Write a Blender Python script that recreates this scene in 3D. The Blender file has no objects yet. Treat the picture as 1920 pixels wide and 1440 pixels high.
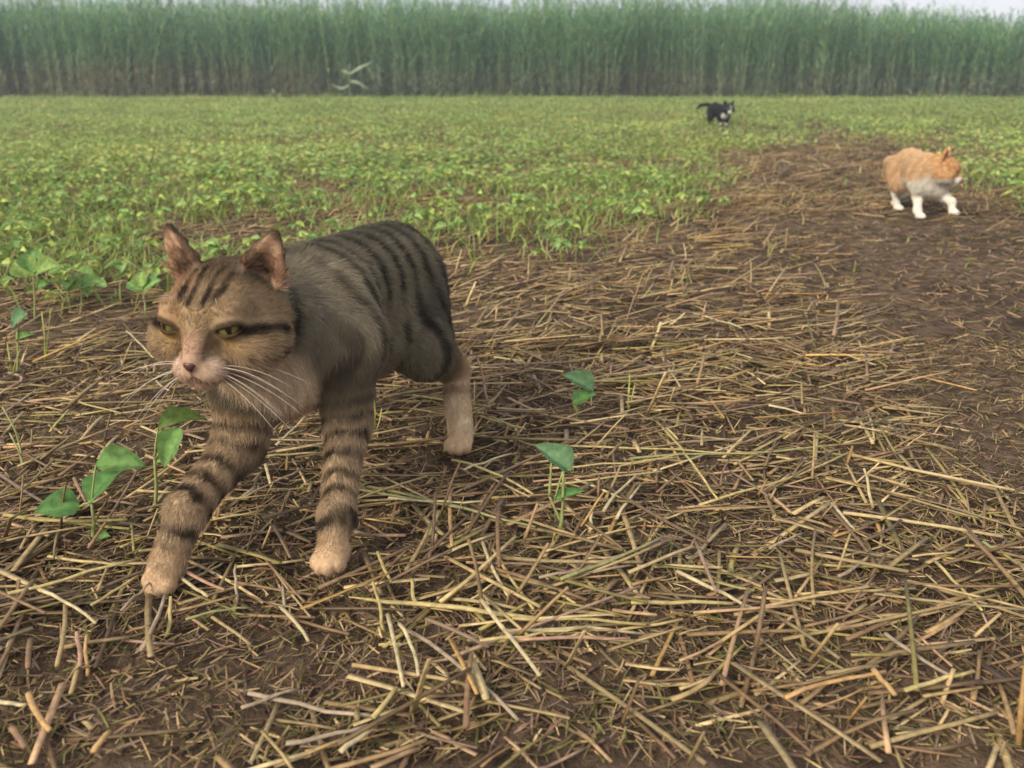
import bpy, math, random
import numpy as np
from mathutils import Vector

rng = np.random.default_rng(7)
random.seed(7)
sc = bpy.context.scene
COL = sc.collection

# ------------------------------------------------------------------ camera
H = 0.43                       # camera height above the soil
F = 1663.0                     # focal length in photo pixels (photo 1920 x 1440)
PITCH = math.radians(18.9)
cam_d = bpy.data.cameras.new('camera')
cam_d.sensor_width = 36.0
cam_d.lens = 36.0 * F / 1920.0
cam_d.clip_start = 0.02
cam_d.clip_end = 3000
cam_d.dof.use_dof = True
cam_d.dof.focus_distance = 0.92
cam_d.dof.aperture_fstop = 8.5
cam = bpy.data.objects.new('camera', cam_d)
COL.objects.link(cam)
cam.location = (0, 0, H)
cam.rotation_euler = (math.pi / 2 - PITCH, 0, 0)
sc.camera = cam

# ------------------------------------------------------------------ sky, sun, exposure
SUN_DIR = Vector((-0.58, -0.60, 0.56)).normalized()      # towards the sun
w = bpy.data.worlds.new('World'); sc.world = w; w.use_nodes = True
nt = w.node_tree; nt.nodes.clear()
out = nt.nodes.new('ShaderNodeOutputWorld'); bg = nt.nodes.new('ShaderNodeBackground')
sky = nt.nodes.new('ShaderNodeTexSky'); sky.sky_type = 'NISHITA'; sky.sun_disc = False
sky.sun_elevation = math.asin(SUN_DIR.z); sky.sun_rotation = math.atan2(SUN_DIR.x, SUN_DIR.y)
sky.dust_density = 2.5
tc = nt.nodes.new('ShaderNodeTexCoord')
mp = nt.nodes.new('ShaderNodeMapping'); mp.inputs['Scale'].default_value = (1.6, 1.6, 4.0)
nz = nt.nodes.new('ShaderNodeTexNoise'); nz.inputs['Scale'].default_value = 2.2; nz.inputs['Detail'].default_value = 5
cr = nt.nodes.new('ShaderNodeValToRGB')
cr.color_ramp.elements[0].position = 0.3; cr.color_ramp.elements[0].color = (2.75, 2.8, 3.35, 1)
cr.color_ramp.elements[1].position = 0.7; cr.color_ramp.elements[1].color = (4.0, 3.9, 4.15, 1)
mx = nt.nodes.new('ShaderNodeMix'); mx.data_type = 'RGBA'; mx.inputs[0].default_value = 0.86
bg.inputs['Strength'].default_value = 0.10
nt.links.new(tc.outputs['Generated'], mp.inputs['Vector']); nt.links.new(mp.outputs[0], nz.inputs['Vector'])
nt.links.new(nz.outputs['Fac'], cr.inputs['Fac'])
nt.links.new(sky.outputs[0], mx.inputs[6]); nt.links.new(cr.outputs[0], mx.inputs[7])
nt.links.new(mx.outputs[2], bg.inputs['Color']); nt.links.new(bg.outputs[0], out.inputs['Surface'])

sun_d = bpy.data.lights.new('sun', 'SUN'); sun_d.energy = 1.5; sun_d.angle = math.radians(24); sun_d.color = (1.0, 0.90, 0.76)
sun = bpy.data.objects.new('sun', sun_d); COL.objects.link(sun)
sun.rotation_euler = SUN_DIR.to_track_quat('Z', 'Y').to_euler(); sun.location = (-4, -2, 5)

sc.view_settings.view_transform = 'Standard'; sc.view_settings.look = 'None'
sc.view_settings.gamma = 1; sc.view_settings.use_curve_mapping = False
sc.view_settings.exposure = 1.32
sc.render.engine = 'CYCLES'
sc.cycles.use_denoising = True
sc.cycles.max_bounces = 5; sc.cycles.diffuse_bounces = 3; sc.cycles.transparent_max_bounces = 6
sc.render.hair_type = 'STRAND'

# ------------------------------------------------------------------ helpers
CT, ST = math.cos(PITCH), math.sin(PITCH)
def s2l(c):
    c = np.asarray(c, float) / 255.0
    return np.where(c <= 0.04045, c / 12.92, ((c + 0.055) / 1.055) ** 2.4)
def ray(px, py):
    """world direction of the photo pixel (not normalised: depth 1 along the lens axis)"""
    a = (px - 960) / F; b = (720 - py) / F
    return np.array([a, CT + b * ST, -ST + b * CT])
def at(px, py, Y):
    d = ray(px, py); return np.array([0, 0, H]) + d * (Y / d[1])
def ground(px, py, z=0.0):
    d = ray(px, py); return np.array([0, 0, H]) + d * ((z - H) / d[2])
def project(P):
    P = np.asarray(P, float); q = P - np.array([0, 0, H])
    dep = q[..., 1] * CT - q[..., 2] * ST
    up = q[..., 1] * ST + q[..., 2] * CT
    dep = np.maximum(dep, 1e-3)
    return 960 + F * q[..., 0] / dep, 720 - F * up / dep

def hash3(ix, iy, iz, seed):
    h = (ix.astype(np.int64) * 374761393 + iy.astype(np.int64) * 668265263 + iz.astype(np.int64) * 2147483647 + seed * 974711) & 0xFFFFFFFF
    h = ((h ^ (h >> 13)) * 1274126177) & 0xFFFFFFFF
    h = ((h ^ (h >> 16)) * 2246822519) & 0xFFFFFFFF
    return ((h ^ (h >> 15)) & 0xFFFFFF) / float(0xFFFFFF)
def noise(P, scale, seed=0, octaves=1):
    """value noise in -1..1 at points P (n,3)"""
    P = np.asarray(P, float); tot = np.zeros(P.shape[0]); amp = 1.0; norm = 0
    for o in range(octaves):
        q = P * scale * (2 ** o) + 100.0 + 17.3 * o
        i = np.floor(q); f = q - i; f = f * f * (3 - 2 * f); i = i.astype(np.int64)
        v = 0
        for dx in (0, 1):
            for dy in (0, 1):
                for dz in (0, 1):
                    wgt = (f[:, 0] if dx else 1 - f[:, 0]) * (f[:, 1] if dy else 1 - f[:, 1]) * (f[:, 2] if dz else 1 - f[:, 2])
                    v = v + wgt * hash3(i[:, 0] + dx, i[:, 1] + dy, i[:, 2] + dz, seed + o)
        tot += amp * (v * 2 - 1); norm += amp; amp *= 0.5
    return tot / norm
def noise2(x, y, scale, seed=0, octaves=1):
    x = np.asarray(x, float).ravel(); y = np.asarray(y, float).ravel()
    return noise(np.stack([x, y, np.zeros_like(x)], 1), scale, seed, octaves)
def sstep(a, b, x):
    t = np.clip((x - a) / (b - a), 0, 1); return t * t * (3 - 2 * t)
def nrm(v):
    v = np.asarray(v, float); return v / np.maximum(np.linalg.norm(v, axis=-1, keepdims=True), 1e-9)

def make_mesh(name, V, quads=None, tris=None, col=None, mat=None, smooth=True):
    me = bpy.data.meshes.new(name)
    V = np.asarray(V, np.float32)
    fl, st, n = [], [], 0
    for fa, k in ((quads, 4), (tris, 3)):
        if fa is not None and len(fa):
            fa = np.asarray(fa, np.int32).reshape(-1, k)
            st.append(n + np.arange(len(fa)) * k); fl.append(fa.ravel()); n += fa.size
    fl = np.concatenate(fl); st = np.concatenate(st).astype(np.int32)
    me.vertices.add(len(V)); me.vertices.foreach_set('co', V.ravel())
    me.loops.add(len(fl)); me.loops.foreach_set('vertex_index', fl.astype(np.int32))
    me.polygons.add(len(st)); me.polygons.foreach_set('loop_start', st)
    if col is not None:
        a = me.attributes.new('col', 'FLOAT_COLOR', 'POINT')
        c4 = np.ones((len(V), 4), np.float32); c4[:, :3] = col
        a.data.foreach_set('color', c4.ravel())
    me.update(calc_edges=True)
    me.polygons.foreach_set('use_smooth', np.full(len(st), smooth))
    if mat: me.materials.append(mat)
    return me
def link(name, me, parent=None):
    o = bpy.data.objects.new(name, me); COL.objects.link(o)
    if parent is not None: o.parent = parent
    return o
def tag(o, label=None, cat=None, group=None, kind=None):
    if label: o['label'] = label
    if cat: o['category'] = cat
    if group: o['group'] = group
    if kind: o['kind'] = kind
    return o
def empty(name, loc=(0, 0, 0)):
    o = bpy.data.objects.new(name, None); COL.objects.link(o)
    o.empty_display_size = 0.02; o.location = tuple(float(v) for v in loc); return o

def tubes(C, R, K=5, flat=1.0, up=(0, 0, 1), caps=True):
    """C (N,S,3) centre lines, R (N,S) radii -> verts, quads, tris (all tubes in one list)"""
    C = np.asarray(C, float); N, S = C.shape[:2]; R = np.broadcast_to(np.asarray(R, float), (N, S))
    T = np.gradient(C, axis=1); T = nrm(T)
    U = np.broadcast_to(np.asarray(up, float), T.shape)
    side = np.cross(T, U); bad = np.linalg.norm(side, axis=-1) < 0.05
    side[bad] = np.cross(T[bad], np.array([0.3, 1.0, 0.1])); side = nrm(side); nor = np.cross(side, T)
    a = np.arange(K) * 2 * math.pi / K + 0.3
    V = C[:, :, None, :] + R[:, :, None, None] * (np.cos(a)[None, None, :, None] * side[:, :, None, :] + flat * np.sin(a)[None, None, :, None] * nor[:, :, None, :])
    V = V.reshape(-1, 3)
    n, s, k = np.meshgrid(np.arange(N), np.arange(S - 1), np.arange(K), indexing='ij')
    b = n * S * K + s * K; k2 = (k + 1) % K
    Q = np.stack([b + k, b + k2, b + K + k2, b + K + k], -1).reshape(-1, 4)
    T3 = None
    if caps:
        e = []
        for s0, flip in ((0, True), (S - 1, False)):
            base = np.arange(N) * S * K + s0 * K
            for j in range(1, K - 1):
                tri = np.stack([base, base + j, base + j + 1], -1)
                e.append(tri[:, ::-1] if flip else tri)
        T3 = np.concatenate(e)
    return V, Q, T3
def ribbons(C, Wd, side):
    """flat tapering blades: C (N,S,3), half widths (N,S), side (N,3)"""
    C = np.asarray(C, float); N, S = C.shape[:2]; Wd = np.broadcast_to(Wd, (N, S))
    sv = side[:, None, :] * Wd[:, :, None]
    V = np.stack([C - sv, C + sv], 2).reshape(-1, 3)
    n, s = np.meshgrid(np.arange(N), np.arange(S - 1), indexing='ij')
    b = n * S * 2 + s * 2
    return V, np.stack([b, b + 1, b + 3, b + 2], -1).reshape(-1, 4)
def scatter(TV, TQ, M, T, cols):
    """template verts TV (m,3) and quads TQ copied with matrices M (N,3,3), offsets T (N,3), colours (N,3)"""
    N, m = len(T), len(TV)
    V = np.einsum('nij,mj->nmi', M, TV) + T[:, None, :]
    Q = (TQ[None] + (np.arange(N) * m)[:, None, None]).reshape(-1, TQ.shape[1])
    return V.reshape(-1, 3), Q, np.repeat(cols, m, axis=0)

# ------------------------------------------------------------------ materials
def new_mat(name):
    m = bpy.data.materials.new(name); m.use_nodes = True
    n = m.node_tree.nodes; return m, m.node_tree, n['Principled BSDF'], n['Material Output']
def attr_mat(name, rough=0.7, transl=0.0, mottle=0.0, mscale=60, spec=0.3, bump=0.0, stretch=None, attr='col', sss=0.0):
    m, t, p, o = new_mat(name)
    a = t.nodes.new('ShaderNodeAttribute'); a.attribute_name = attr
    src = a.outputs['Color']
    p.inputs['Roughness'].default_value = rough; p.inputs['Specular IOR Level'].default_value = spec
    if mottle or bump:
        tcn = t.nodes.new('ShaderNodeTexCoord'); v = tcn.outputs['Object']
        if stretch:
            mpn = t.nodes.new('ShaderNodeMapping'); mpn.inputs['Scale'].default_value = stretch
            t.links.new(v, mpn.inputs['Vector']); v = mpn.outputs[0]
        nzn = t.nodes.new('ShaderNodeTexNoise'); nzn.inputs['Scale'].default_value = mscale; nzn.inputs['Detail'].default_value = 4
        t.links.new(v, nzn.inputs['Vector'])
        if mottle:
            mr = t.nodes.new('ShaderNodeMapRange'); mr.inputs[1].default_value = 0.3; mr.inputs[2].default_value = 0.7
            mr.inputs[3].default_value = 1 - mottle; mr.inputs[4].default_value = 1 + mottle
            t.links.new(nzn.outputs['Fac'], mr.inputs[0])
            mm = t.nodes.new('ShaderNodeVectorMath'); mm.operation = 'SCALE'
            t.links.new(src, mm.inputs[0]); t.links.new(mr.outputs[0], mm.inputs['Scale']); src = mm.outputs[0]
        if bump:
            b = t.nodes.new('ShaderNodeBump'); b.inputs['Strength'].default_value = bump; b.inputs['Distance'].default_value = 0.002
            t.links.new(nzn.outputs['Fac'], b.inputs['Height']); t.links.new(b.outputs[0], p.inputs['Normal'])
    t.links.new(src, p.inputs['Base Color'])
    if transl:
        tr = t.nodes.new('ShaderNodeBsdfTranslucent'); ms = t.nodes.new('ShaderNodeMixShader'); ms.inputs[0].default_value = transl
        t.links.new(src, tr.inputs['Color']); t.links.new(p.outputs[0], ms.inputs[1]); t.links.new(tr.outputs[0], ms.inputs[2])
        t.links.new(ms.outputs[0], o.inputs['Surface'])
    return m
M_STRAW = attr_mat('straw', rough=0.55, mottle=0.28, mscale=160, spec=0.35, bump=0.3)
M_CHAFF = attr_mat('chaff', rough=0.85, mottle=0.25, mscale=90, spec=0.15)
M_LEAF = attr_mat('leaf', rough=0.8, transl=0.3, mottle=0.3, mscale=130, spec=0.12, bump=0.6)
M_CROP = attr_mat('crop_leaf', rough=0.65, transl=0.35, mottle=0.2, mscale=25, spec=0.25)
M_STEM = attr_mat('stem', rough=0.6, mottle=0.15, mscale=120, spec=0.3)
M_REED = attr_mat('reed', rough=0.65, transl=0.42, mottle=0.2, mscale=5, spec=0.2)
M_COAT = attr_mat('coat', rough=0.9, mottle=0.12, mscale=220, spec=0.05)
M_FUR = attr_mat('fur', rough=0.75, spec=0.12, attr='hair_color')
M_WHISK = attr_mat('whisker', rough=0.35, spec=0.5)
m, t, p, o = new_mat('eye'); M_EYE = m
a = t.nodes.new('ShaderNodeAttribute'); a.attribute_name = 'col'; t.links.new(a.outputs['Color'], p.inputs['Base Color'])
p.inputs['Roughness'].default_value = 0.12; p.inputs['Coat Weight'].default_value = 0.6; p.inputs['Coat Roughness'].default_value = 0.03
m, t, p, o = new_mat('nose'); M_NOSE = m
p.inputs['Base Color'].default_value = (0.09, 0.035, 0.028, 1); p.inputs['Roughness'].default_value = 0.4

# soil
m, t, p, o = new_mat('soil'); M_SOIL = m
tcn = t.nodes.new('ShaderNodeTexCoord')
def nnode(scale, detail=6, rough=0.6):
    n = t.nodes.new('ShaderNodeTexNoise'); n.inputs['Scale'].default_value = scale; n.inputs['Detail'].default_value = detail
    n.inputs['Roughness'].default_value = rough; t.links.new(tcn.outputs['Object'], n.inputs['Vector']); return n
n1, n2, n3 = nnode(2.2), nnode(34), nnode(260, 3)
r1 = t.nodes.new('ShaderNodeValToRGB')
r1.color_ramp.elements[0].position = 0.32; r1.color_ramp.elements[0].color = (0.060, 0.042, 0.028, 1)
r1.color_ramp.elements[1].position = 0.68; r1.color_ramp.elements[1].color = (0.180, 0.124, 0.080, 1)
r2 = t.nodes.new('ShaderNodeValToRGB')
r2.color_ramp.elements[0].position = 0.35; r2.color_ramp.elements[0].color = (0.45, 0.45, 0.45, 1)
r2.color_ramp.elements[1].position = 0.7; r2.color_ramp.elements[1].color = (1.35, 1.3, 1.2, 1)
mm = t.nodes.new('ShaderNodeMix'); mm.data_type = 'RGBA'; mm.blend_type = 'MULTIPLY'; mm.inputs[0].default_value = 1.0
t.links.new(n1.outputs['Fac'], r1.inputs[0]); t.links.new(n2.outputs['Fac'], r2.inputs[0])
t.links.new(r1.outputs[0], mm.inputs[6]); t.links.new(r2.outputs[0], mm.inputs[7]); t.links.new(mm.outputs[2], p.inputs['Base Color'])
p.inputs['Roughness'].default_value = 0.95; p.inputs['Specular IOR Level'].default_value = 0.15
ad = t.nodes.new('ShaderNodeMath'); ad.operation = 'ADD'; t.links.new(n2.outputs['Fac'], ad.inputs[0]); t.links.new(n3.outputs['Fac'], ad.inputs[1])
b = t.nodes.new('ShaderNodeBump'); b.inputs['Strength'].default_value = 0.7; b.inputs['Distance'].default_value = 0.006
t.links.new(ad.outputs[0], b.inputs['Height']); t.links.new(b.outputs[0], p.inputs['Normal'])

# ------------------------------------------------------------------ ground
def gh(x, y):
    x = np.asarray(x, float); y = np.asarray(y, float); sh = x.shape
    r = np.hypot(x, y).ravel()
    near = 1 - sstep(6, 14, r)
    z = 0.006 * noise2(x, y, 7, 1, 2) + near * (0.005 * noise2(x, y, 28, 2, 2) + 0.0025 * noise2(x, y, 90, 3))
    return (z * np.clip(r / 0.5, 0, 1)).reshape(sh) - 0.004
def axis(lo, hi, d0, c, grow, lim):
    a = [c]; d = d0
    while a[-1] < hi:
        a.append(a[-1] + d); d = d0 if a[-1] < lim[1] else d * grow
    b = [c]; d = d0
    while b[-1] > lo:
        b.append(b[-1] - d); d = d0 if b[-1] > lim[0] else d * grow
    return np.array(b[:0:-1] + a)
gx = axis(-900, 900, 0.007, 0.0, 1.06, (-0.75, 0.75))
gy = axis(-300, 1500, 0.007, 0.9, 1.06, (0.45, 1.9))
X, Y = np.meshgrid(gx, gy, indexing='ij')
V = np.stack([X, Y, gh(X, Y)], -1).reshape(-1, 3)
i, j = np.meshgrid(np.arange(len(gx) - 1), np.arange(len(gy) - 1), indexing='ij'); n_ = len(gy)
Q = np.stack([i * n_ + j, (i + 1) * n_ + j, (i + 1) * n_ + j + 1, i * n_ + j + 1], -1).reshape(-1, 4)
g = link('ground', make_mesh('ground', V, Q, mat=M_SOIL)); tag(g, kind='structure')

# how far the green crop reaches, as a line on the ground (read from the photo)
EDGE = np.array([(-600, 660), (0, 640), (150, 620), (300, 575), (500, 545), (850, 520), (1000, 505), (1200, 480), (1300, 430), (1400, 350),
                 (1480, 290), (1560, 262), (1650, 275), (1750, 300), (1830, 350), (1920, 420), (2500, 500)], float)
def greenness(x, y):
    """0 on bare straw, 1 well inside the crop"""
    x = np.asarray(x, float).ravel(); y = np.asarray(y, float).ravel()
    px, py = project(np.stack([x, y, np.zeros_like(x)], 1))
    e = np.interp(px, EDGE[:, 0], EDGE[:, 1])
    d = (e - py) / np.maximum(e - 150, 30)            # 0 at the edge, 1 at the horizon
    d = d + 0.20 * noise2(x, y, 1.7, 11, 2) + 0.12 * noise2(x, y, 5, 12)
    return sstep(-0.22, 0.46, d) * (1 - 0.85 * sstep(0.12, 0.42, noise2(x, y, 1.3, 13, 2)) * (1 - sstep(0.35, 0.65, d)))

# ------------------------------------------------------------------ straw
PAL = s2l([(176, 156, 112), (160, 140, 98), (146, 122, 86), (190, 172, 128), (128, 104, 76), (150, 140, 84), (168, 140, 108), (116, 96, 74), (182, 148, 92), (140, 118, 100)])
PAL = PAL * np.array([1.02, .97, .88]); PALW = np.array([.17, .17, .15, .10, .12, .08, .08, .07, .03, .03])
def straw_cols(n):
    c = PAL[rng.choice(len(PAL), n, p=PALW / PALW.sum())] * rng.uniform(0.48, 1.22, (n, 1))
    return c
def straw_lines(cx, cy, yaw, L, z0, pitch, bend, S=4):
    n = len(cx); t = np.linspace(-0.5, 0.5, S)
    d = np.stack([np.cos(yaw) * np.cos(pitch), np.sin(yaw) * np.cos(pitch), np.sin(pitch)], 1)
    sd = np.stack([-np.sin(yaw), np.cos(yaw), np.zeros(n)], 1)
    base = np.stack([cx, cy, gh(cx, cy) + z0 + 0.5 * L * np.abs(np.sin(pitch))], 1)
    C = base[:, None, :] + d[:, None, :] * (t[None, :] * L[:, None])[..., None] + sd[:, None, :] * (bend[:, None] * (t[None, :] ** 2 - 0.08) * L[:, None])[..., None]
    C[:, :, 2] += rng.normal(0, 0.0004, (n, S))
    return C
def sample_ground(n, y0, y1, power=1.0):
    """random ground points with y in y0..y1 within a view wedge wider than the frame"""
    u = rng.random(n); y = (y0 ** power + u * (y1 ** power - y0 ** power)) ** (1 / power)
    hw = 0.62 * (y + 0.15) + 0.12
    return rng.uniform(-1, 1, n) * hw, y
def bare(x, y):
    """how bare the soil is (worn patch near the front, trodden strip to the side)"""
    px, py = project(np.stack([x, y, np.zeros_like(x)], 1))
    b = np.exp(-(((px - 430) / 340) ** 2 + ((py - 1270) / 105) ** 2)) * 1.0
    b = np.maximum(b, 0.5 * np.exp(-(((px - 1250) / 260) ** 2 + ((py - 1370) / 70) ** 2)))
    b = np.maximum(b, 0.85 * sstep(0.0, 1.0, (px - (1330 + 0.85 * np.maximum(py - 420, 0))) / 260.0) * (py < 940) * (0.35 + 0.65 * sstep(330, 520, py)))
    b = np.maximum(b, 0.4 * np.exp(-(((px - 100) / 140) ** 2 + ((py - 780) / 50) ** 2)))
    return np.clip(b + 0.25 * noise2(x, y, 5, 21, 2), 0, 0.95)

PAWS = [ground(312, 1098), ground(622, 1062), ground(860, 862), ground(1722, 408), ground(1678, 390)]
def paw_clear(x, y):
    k = np.ones(len(x), bool)
    for g_ in PAWS: k &= ~((np.abs(x - g_[0]) < 0.034) & (y > g_[1] - 0.045) & (y < g_[1] + 0.03))
    return k
def straw_batch(n, y0, y1, Lr, wr, power, layer, keep_bare=0.12):
    # bunches of roughly parallel stalks, as raked straw lies
    nb = n // 7
    bx, by = sample_ground(nb, y0, y1, power)
    byaw = np.where(rng.random(nb) < 0.38, rng.normal(0.05, 0.30, nb), rng.uniform(-1.57, 1.57, nb))
    which = rng.integers(0, nb, n)
    spread = rng.uniform(0.02, 0.09, nb)[which]
    cx = bx[which] + rng.normal(0, 1, n) * spread; cy = by[which] + rng.normal(0, 1, n) * spread
    loose = rng.random(n) < 0.42
    yaw = np.where(loose, rng.uniform(-1.57, 1.57, n), byaw[which] + rng.normal(0, 0.16, n))
    keep = (rng.random(n) > bare(cx, cy) * (1 - keep_bare) * 1.6) & paw_clear(cx, cy) & (rng.random(n) > 0.55 * greenness(cx, cy)) & (cy > y0 * 0.9)
    cx, cy, yaw = cx[keep], cy[keep], yaw[keep]; n = len(cx)
    L = rng.gamma(3.0, 1.0, n) / 3.0 * (Lr[1] - Lr[0]) + Lr[0]; L = np.minimum(L, Lr[1] * 1.7)
    wd = rng.uniform(*wr, n) * 0.5
    pitch = np.abs(rng.normal(0, 0.07 if y0 < 1 else 0.15, n)); up = rng.random(n) < 0.07; pitch = np.where(up, rng.uniform(0.4, 1.3, n), pitch); L = np.where(up, L * 0.5, L)
    C = straw_lines(cx, cy, yaw, L, rng.uniform(0.001, 1.0, n) ** 1.5 * layer, pitch, rng.normal(0, 0.045, n) * (1 + 3 * (rng.random(n) < .12)))
    R = wd[:, None] * np.linspace(1.0, 0.8, 4)[None, :]
    return C, R
acc_V, acc_Q, acc_T, acc_C, off = [], [], [], [], 0
def add_straws(C, R, cols, K=5, flat=0.7):
    global off
    V, Q, T3 = tubes(C, R, K, flat); n, S = C.shape[:2]
    c = np.repeat(cols, S * K, axis=0) * (1 + 0.18 * rng.standard_normal((n, S)).repeat(K, axis=1).ravel()[:, None] * 0.6)
    acc_V.append(V); acc_Q.append(Q + off); acc_T.append(T3 + off); acc_C.append(np.clip(c, 0.01, 0.8)); off += len(V)
for n, y0, y1, Lr, wr, pw, layer in ((2100, 0.50, 1.5, (0.02, 0.075), (0.0026, 0.0048), 1.0, 0.016),
                                     (2300, 0.50, 1.6, (0.012, 0.04), (0.0018, 0.0036), 1.0, 0.010),
                                     (5200, 1.2, 3.6, (0.02, 0.085), (0.0026, 0.0050), 1.2, 0.02),
                                     (5000, 3.0, 8.0, (0.04, 0.12), (0.004, 0.007), 1.5, 0.02),
                                     (9000, 1.7, 7.5, (0.012, 0.055), (0.0026, 0.0058), 1.4, 0.02)):
    C, R = straw_batch(n, y0, y1, Lr, wr, pw, layer); k = rng.random(len(C)) < .3; cc = straw_cols(len(C))
    add_straws(C[~k], R[~k], cc[~k]); add_straws(C[k], R[k] * 1.55, cc[k] * 1.05, 5, 0.22)      # round stalks, then flattened and split ones
litter = link('straw_litter', make_mesh('straw_litter', np.concatenate(acc_V), np.concatenate(acc_Q), np.concatenate(acc_T), np.concatenate(acc_C), M_STRAW))
tag(litter, 'mass of short broken straw covering the soil', 'straw', kind='stuff')

# fine chaff: crumbs of straw, bits of leaf, root threads
def chaff(n, y0, y1, Lr, wr, pw):
    cx, cy = sample_ground(n, y0, y1, pw)
    keep = rng.random(n) > 0.8 * greenness(cx, cy)
    cx, cy = cx[keep], cy[keep]; n = len(cx)
    L = rng.uniform(*Lr, n); yaw = rng.uniform(0, 6.28, n); pit = rng.normal(0, 0.25, n)
    d = np.stack([np.cos(yaw) * np.cos(pit), np.sin(yaw) * np.cos(pit), np.sin(pit)], 1)
    b0 = np.stack([cx, cy, gh(cx, cy) + 0.002 + rng.random(n) * 0.004], 1)
    sd = nrm(np.cross(d, rng.normal(0, 0.5, (n, 3)) + np.array([0, 0, 1])))
    tt = np.array([-0.5, 0.0, 0.5])
    C = b0[:, None] + d[:, None] * (tt[None] * L[:, None])[..., None] + (sd * rng.normal(0, 0.12, (n, 1)))[:, None] * ((tt ** 2)[None] * L[:, None])[..., None]
    Wd = rng.uniform(*wr, n)[:, None] * np.array([0.7, 1.0, 0.5])[None] * 0.5
    V, Q = ribbons(C, Wd, sd)
    pal = s2l([(134, 110, 80), (104, 86, 64), (152, 126, 90), (118, 108, 68), (88, 72, 56), (140, 118, 98), (166, 144, 102), (122, 92, 70), (108, 104, 58)])
    c = pal[rng.integers(0, len(pal), n)] * rng.uniform(0.5, 1.4, (n, 1))
    return V, Q, np.repeat(c, 6, axis=0)
parts, o_ = [[], [], []], 0
for a_ in ((42000, 0.48, 1.5, (0.006, 0.028), (0.0008, 0.0022), 1.0), (42000, 1.3, 4.0, (0.01, 0.04), (0.0012, 0.003), 1.2), (56000, 3.0, 10.0, (0.02, 0.07), (0.003, 0.007), 1.5)):
    V, Q, c = chaff(*a_); parts[0].append(V); parts[1].append(Q + o_); parts[2].append(c); o_ += len(V)
ch = link('chaff', make_mesh('chaff', np.concatenate(parts[0]), np.concatenate(parts[1]), None, np.concatenate(parts[2]), M_CHAFF))
tag(ch, 'fine crumbled chaff and plant bits on the soil', 'chaff', kind='stuff')

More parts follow.
